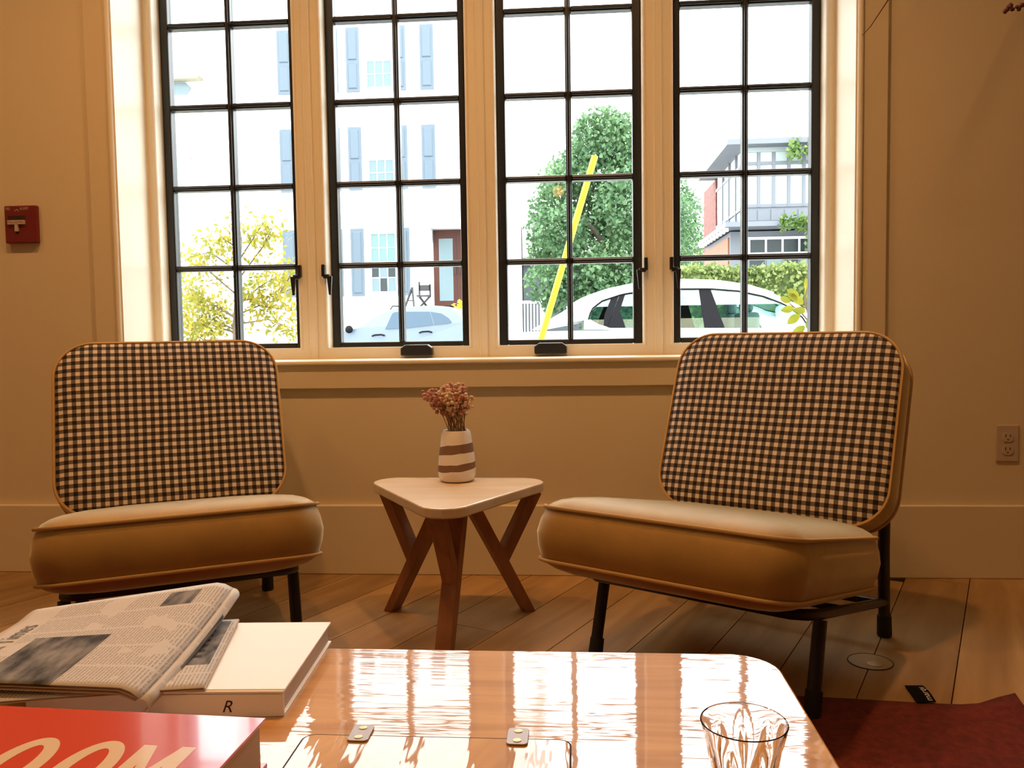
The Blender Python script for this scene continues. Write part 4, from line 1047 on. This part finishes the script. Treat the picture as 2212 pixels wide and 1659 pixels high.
bx0, bx1 = at(1542, 480, 29.5), at(1566, 480, 29.5)
gb2(MB().box(bx0.x-c0.x, bx1.x-c0.x+.3, 5.1, 8, 0, at(1555, 392, 29.5).z-SZ), 'brick_wall', M['brick'])
iv = MB()
for _ in range(1400):
    u_ = rg.random()
    if u_ < .45: p_ = Vector((rg.uniform(RW*.22, RW*.8), -.95, ze1+rg.gauss(-.05, .10)))
    elif u_ < .7: p_ = Vector((gx(1752)+rg.gauss(.1, .22), -1.0, rg.uniform(gz(550), ze1)))
    elif u_ < .85: p_ = Vector((rg.uniform(RW*.3, RW*.55), -.65, zt-.1+rg.gauss(-.1, .14)))
    else: p_ = Vector((gx(1755)+rg.gauss(.1, .15), -.65, rg.uniform(gz(355), zt+.1)))
    leaf_quad(iv, p_, rg.uniform(.10, .18), rg, .3, .8)
o = gb2(iv, 'ivy', M['leaf_ivy'], fix=False); o['kind'] = 'stuff'
# distant trees behind that house
for (px, py, r_, m_, lab) in ((1475, 470, 1.1, 'leaf_green', 'distant green tree between the houses'), (1500, 560, .9, 'leaf_yellow', 'distant yellowing tree between the houses')):
    dy_ = 36 if m_ == 'leaf_green' else 41; q_ = at(px, py, dy_); t_ = empty('distant_tree', (q_.x, dy_, SZ), 0, lab, 'tree')
    crown([(Vector((0, 0, q_.z-SZ)), r_), (Vector((-.5, 0, q_.z-SZ-1.0)), r_*1.1), (Vector((.4, 0, q_.z-SZ-1.6)), r_)], 2600, .17, rg).build('foliage', M[m_], t_, fix=False)['kind'] = 'stuff'
    MB().tube([(0, 0, 0), (0, 0, q_.z-SZ)], .1, 8).build('trunk', M['bark'], t_)
# ---- cars
M['car_white'] = mat('white_car_paint', (.84, .85, .86), .18, coat=.6)
M['car_silver'] = mat('pale_blue_silver_paint', (.12, .165, .215), .3, coat=.3)
M['car_glass'] = pane_mat('tinted_car_glass', (.74, .90, .87), 3.0)
M['car_dark'] = mat('car_black_trim', (.010, .010, .013), .7, spec=.1)
M['car_seat'] = mat('grey_car_seat', (.16, .19, .19), .8)
M['chrome'] = mat('chrome', (.6, .62, .64), .15, metal=1)
M['suv_glass'] = mat('blue_tinted_glass', (.05, .085, .125), .15, spec=.3)
def resample(pts, n):
    pts = [Vector(p) for p in pts]; L = [0]
    for a, b in zip(pts, pts[1:]): L.append(L[-1]+(b-a).length)
    out = []
    for k in range(n):
        s = L[-1]*k/(n-1); i = max(j for j in range(len(L)) if L[j] <= s+1e-9); i = min(i, len(pts)-2)
        out.append(pts[i].lerp(pts[i+1], (s-L[i])/max(1e-9, L[i+1]-L[i])))
    return out
def wheel(parent, x, y, r, mt):
    w = MB().lathe([(r*.62, -.09), (r*.95, -.10), (r, -.06), (r, .06), (r*.95, .10), (r*.62, .09)], 28).build('wheel', M['rubber'], parent, smooth=40)
    w.matrix_local = Matrix.Translation((x, y, r)) @ Matrix.Rotation(R(90), 4, 'X')
    MB().lathe([(r*.6, .085), (r*.55, .10), (r*.15, .07), (.02, .07)], 20).build('rim', mt, w, smooth=40)
SY = 4.45                      # near side of the white car
so_ = at(1480, 712, SY)
sd = empty('white_sedan', (so_.x, SY+.9, SZ-.02), 0, 'white sedan parked along the near pavement', 'car')
def sp_(px, py, dy=0.0): p_ = at(px, py, SY); return Vector((p_.x-so_.x, -.9+dy, p_.z-SZ+.02))
roof = [(1150, 712), (1180, 695), (1225, 668), (1265, 648), (1320, 629), (1390, 614), (1480, 607), (1560, 609), (1620, 618), (1680, 636), (1730, 660), (1765, 684), (1795, 712)]
wtop = [(1270, 690), (1276, 668), (1300, 649), (1345, 634), (1400, 626), (1450, 622.5), (1537, 622), (1600, 627), (1655, 639), (1700, 657), (1735, 683), (1750, 709)]
NR_ = 40
ro = resample([sp_(*p_) for p_ in roof], NR_); wo = resample([sp_(*p_) for p_ in wtop], NR_)
bz = sp_(1480, 711).z
def sidepanel(y0, sgn):
    mb = MB()
    for k in range(NR_):
        lean = lambda v: y0+sgn*.22*(v.z-bz)
        mb.v += [Vector((ro[k].x, lean(ro[k]), ro[k].z)), Vector((wo[k].x, lean(wo[k]), wo[k].z))]
    for k in range(NR_-1): mb.f.append((2*k, 2*k+1, 2*k+3, 2*k+2))
    return mb
for y0, sgn in ((-.88, 1), (.88, -1)):
    o = sidepanel(y0, sgn).build('pillar_panel', M['car_white'], sd, smooth=60, fix=False); q = o.modifiers.new('t', 'SOLIDIFY'); q.thickness = .03; q.offset = 0
    lean = lambda v: y0+sgn*.22*(v.z-bz)
    MB().tube([(v.x, lean(v)-sgn*.005, v.z) for v in wo], .010, 6).build('window_trim', M['car_dark'], sd)
    MB().tube([sp_(1285, 704)*1+Vector((0, .9+y0-sgn*.01, 0)), sp_(1318, 711)+Vector((0, .9+y0-sgn*.015, 0)), sp_(1480, 711)+Vector((0, .9+y0-sgn*.015, 0)), sp_(1752, 711)+Vector((0, .9+y0-sgn*.015, 0))], .010, 6).build('window_trim', M['chrome'], sd)
    def pane(pp, name, m_, off=0.0, th=.006):
        pts_ = [sp_(*p_) for p_ in pp]
        def fa(a, b): return (a, y0+sgn*(.22*(b-bz))+off*sgn, b)
        def fb_(a, b): return (a, y0+sgn*(.22*(b-bz))+(off+th)*sgn, b)
        MB().prism([(v.x, v.z) for v in pts_], fa, fb_).build(name, m_, sd)
    pane([(1276, 688), (1283, 664), (1303, 650), (1338, 637), (1312, 706), (1292, 700)], 'quarter_glass', M['car_glass'])
    pane([(1352, 634), (1400, 627), (1450, 624), (1514, 623), (1523, 709), (1326, 709)], 'door_glass', M['car_glass'])
    pane([(1538, 623), (1600, 629), (1652, 640), (1696, 658), (1732, 684), (1745, 709), (1567, 709)], 'door_glass', M['car_glass'])
    pane([(1513, 622), (1538, 622), (1567, 710), (1523, 710)], 'pillar', M['car_dark'], -.004, .02)
    pane([(1340, 636), (1352, 634), (1326, 710), (1312, 708)], 'pillar', M['car_dark'], -.004, .02)
    pane([(1326, 709), (1340, 670), (1352, 709)], 'pillar', M['car_dark'], -.003, .015)
    pane([(1306, 680), (1322, 641), (1338, 637), (1312, 706), (1304, 703)], 'pillar', M['car_dark'], -.002, .012)
    pane([(1262, 690), (1276, 690), (1292, 700), (1318, 708), (1318, 712), (1262, 712)], 'pillar_panel', M['car_white'], -.001, .02)
# roof skin across the car, with a slight crown
mb = MB(); NC = 8
for k in range(NR_):
    v = ro[k]; ya = -.88+.22*(v.z-bz)
    for j in range(NC+1):
        t_ = j/NC; mb.v.append(Vector((v.x, ya+(-2*ya)*t_, v.z+.045*math.sin(math.pi*t_)*min(1, (v.z-bz)/.25))))
for k in range(5, NR_-9):
    for j in range(NC):
        a = k*(NC+1)+j; mb.f.append((a, a+1, a+NC+2, a+NC+1))
o = mb.build('roof', M['car_white'], sd, smooth=60, fix=False); q = o.modifiers.new('t', 'SOLIDIFY'); q.thickness = .02; q.offset = -1
for k0, k1, nm in ((0, 5, 'rear_window'), (NR_-9, NR_-1, 'windscreen')):
    mg = MB(); rows_ = list(range(k0, k1+1))
    for k in rows_:
        v = ro[k]; ya = -.88+.22*(v.z-bz)+.04
        for j in range(NC+1):
            t_ = j/NC; mg.v.append(Vector((v.x, ya+(-2*ya)*t_, v.z+.045*math.sin(math.pi*t_)*min(1, (v.z-bz)/.25)-.005)))
    for r2 in range(len(rows_)-1):
        for j in range(NC):
            a = r2*(NC+1)+j; mg.f.append((a, a+1, a+NC+2, a+NC+1))
    mg.build(nm, M['car_glass'] if nm == 'windscreen' else M['car_white'], sd, smooth=60, fix=False)
# lower body
xr, xf = ro[0].x, ro[-1].x
prof_b = [(xr-.62, .32), (xr-.66, .62), (xr-.60, bz-.10), (xr-.45, bz-.03), (xr+.02, bz), (xr+.6, bz+.002), (xf-.5, bz+.002), (xf+.05, bz), (xf+.6, bz-.10), (xf+1.0, bz-.22), (xf+1.08, .60), (xf+1.06, .30), (xf+.9, .20), (xr-.4, .20)]
MB().prism(prof_b, lambda a, b: (a, -.90, b), lambda a, b: (a, .90, b)).build('body', M['car_white'], sd, bevel=.05, seg=3)
for x_ in (xr+.25, xf+.35):
    for y_ in (-.83, .83): wheel(sd, x_, y_, .32, M['chrome'])
for (px, y_) in ((1455, -.38), (1455, .38), (1640, -.38), (1640, .38)):
    c_ = sp_(px, 700); MB().box(c_.x-.07, c_.x+.07, y_-.24, y_+.24, bz-.3, bz+.14).box(c_.x-.05, c_.x+.04, y_-.12, y_+.12, bz+.14, bz+.30).build('seat', M['car_seat'], sd, bevel=.03)
# ---- silver SUV across the street, facing left
VY_ = 13.5
vo = at(880, 740, VY_)
sv = empty('silver_suv', (vo.x, VY_+.9, SZ-.02), 0, 'pale blue silver SUV parked in front of the white house', 'car')
def vp_(px, py): p_ = at(px, py, VY_); return (p_.x-vo.x, p_.z-SZ+.02)
px2 = [(700, 722), (745, 712), (775, 705), (800, 688), (832, 670), (870, 663), (930, 659), (968, 662), (985, 672), (1003, 695), (1012, 712), (1016, 745)]
pf = [vp_(*p_) for p_ in px2]; zb_ = .28
body_p = [(pf[0][0]-.15, zb_), (pf[0][0]-.18, .62)]+pf+[(pf[-1][0]+.05, .6), (pf[-1][0], zb_)]
bo = MB(); n = len(body_p)
zbelt = vp_(880, 715)[1]
vs0 = [(a, -.9+max(0, b-zbelt)*.30, b) for a, b in body_p]; vs1 = [(a, .9-max(0, b-zbelt)*.30, b) for a, b in body_p]
bo.add(vs0+vs1, [tuple(range(n-1, -1, -1)), tuple(range(n, 2*n))]+[(i, (i+1)%n, n+(i+1)%n, n+i) for i in range(n)])
bo.build('body', M['car_silver'], sv, bevel=.03, seg=2)
def vpane(pp, name, m_, o_=.012):
    pts_ = [vp_(*p_) for p_ in pp]
    MB().prism(pts_, lambda a, b: (a, -.9+max(0, b-zbelt)*.30-o_, b), lambda a, b: (a, -.9+max(0, b-zbelt)*.30+.01, b)).build(name, m_, sv)
vpane([(832, 711), (845, 677), (850, 674), (868, 673), (872, 709)], 'door_glass', M['suv_glass'])
vpane([(874, 709), (870, 673), (926, 673), (936, 702)], 'door_glass', M['suv_glass'])
vpane([(938, 702), (928, 673), (952, 677), (968, 687), (975, 696), (968, 699)], 'quarter_glass', M['suv_glass'])
for (a, b) in (((804, 726), (831, 725)), ((906, 719), (933, 718))): 
    p_, q_ = vp_(*a), vp_(*b); MB().tube([(p_[0], -.905, p_[1]), (p_[0]+.06, -.94, p_[1]+.02), (q_[0]-.06, -.94, q_[1]+.02), (q_[0], -.905, q_[1])], .016, 8).build('door_handle', M['car_dark'], sv, smooth=50)
for (px, py) in ((757, 716),):
    p_ = vp_(px, py); MB().blob((p_[0], -1.0, p_[1]+.04), .11, 12, 8, (.7, .8, .7)).build('side_mirror', M['car_dark'], sv, smooth=60)
for px in (836, 951): 
    p_ = vp_(px, 666); q_ = vp_(px+24, 664); MB().tube([(p_[0], -.62, p_[1]-.02), (p_[0]+.05, -.62, p_[1]+.05), (q_[0], -.62, q_[1]+.03)], .014, 6).build('roof_rail', M['car_dark'], sv)
for px in (735, 960):
    x_ = vp_(px, 745)[0]
    MB().prism([(x_+.46*math.cos(math.pi*k/14), .42+.46*math.sin(math.pi*k/14)) for k in range(15)], lambda a, b: (a, -.915, b), lambda a, b: (a, -.86, b)).build('wheel_arch', M['car_dark'], sv)
    wheel(sv, x_, -.84, .36, M['chrome']); wheel(sv, x_, .84, .36, M['chrome'])
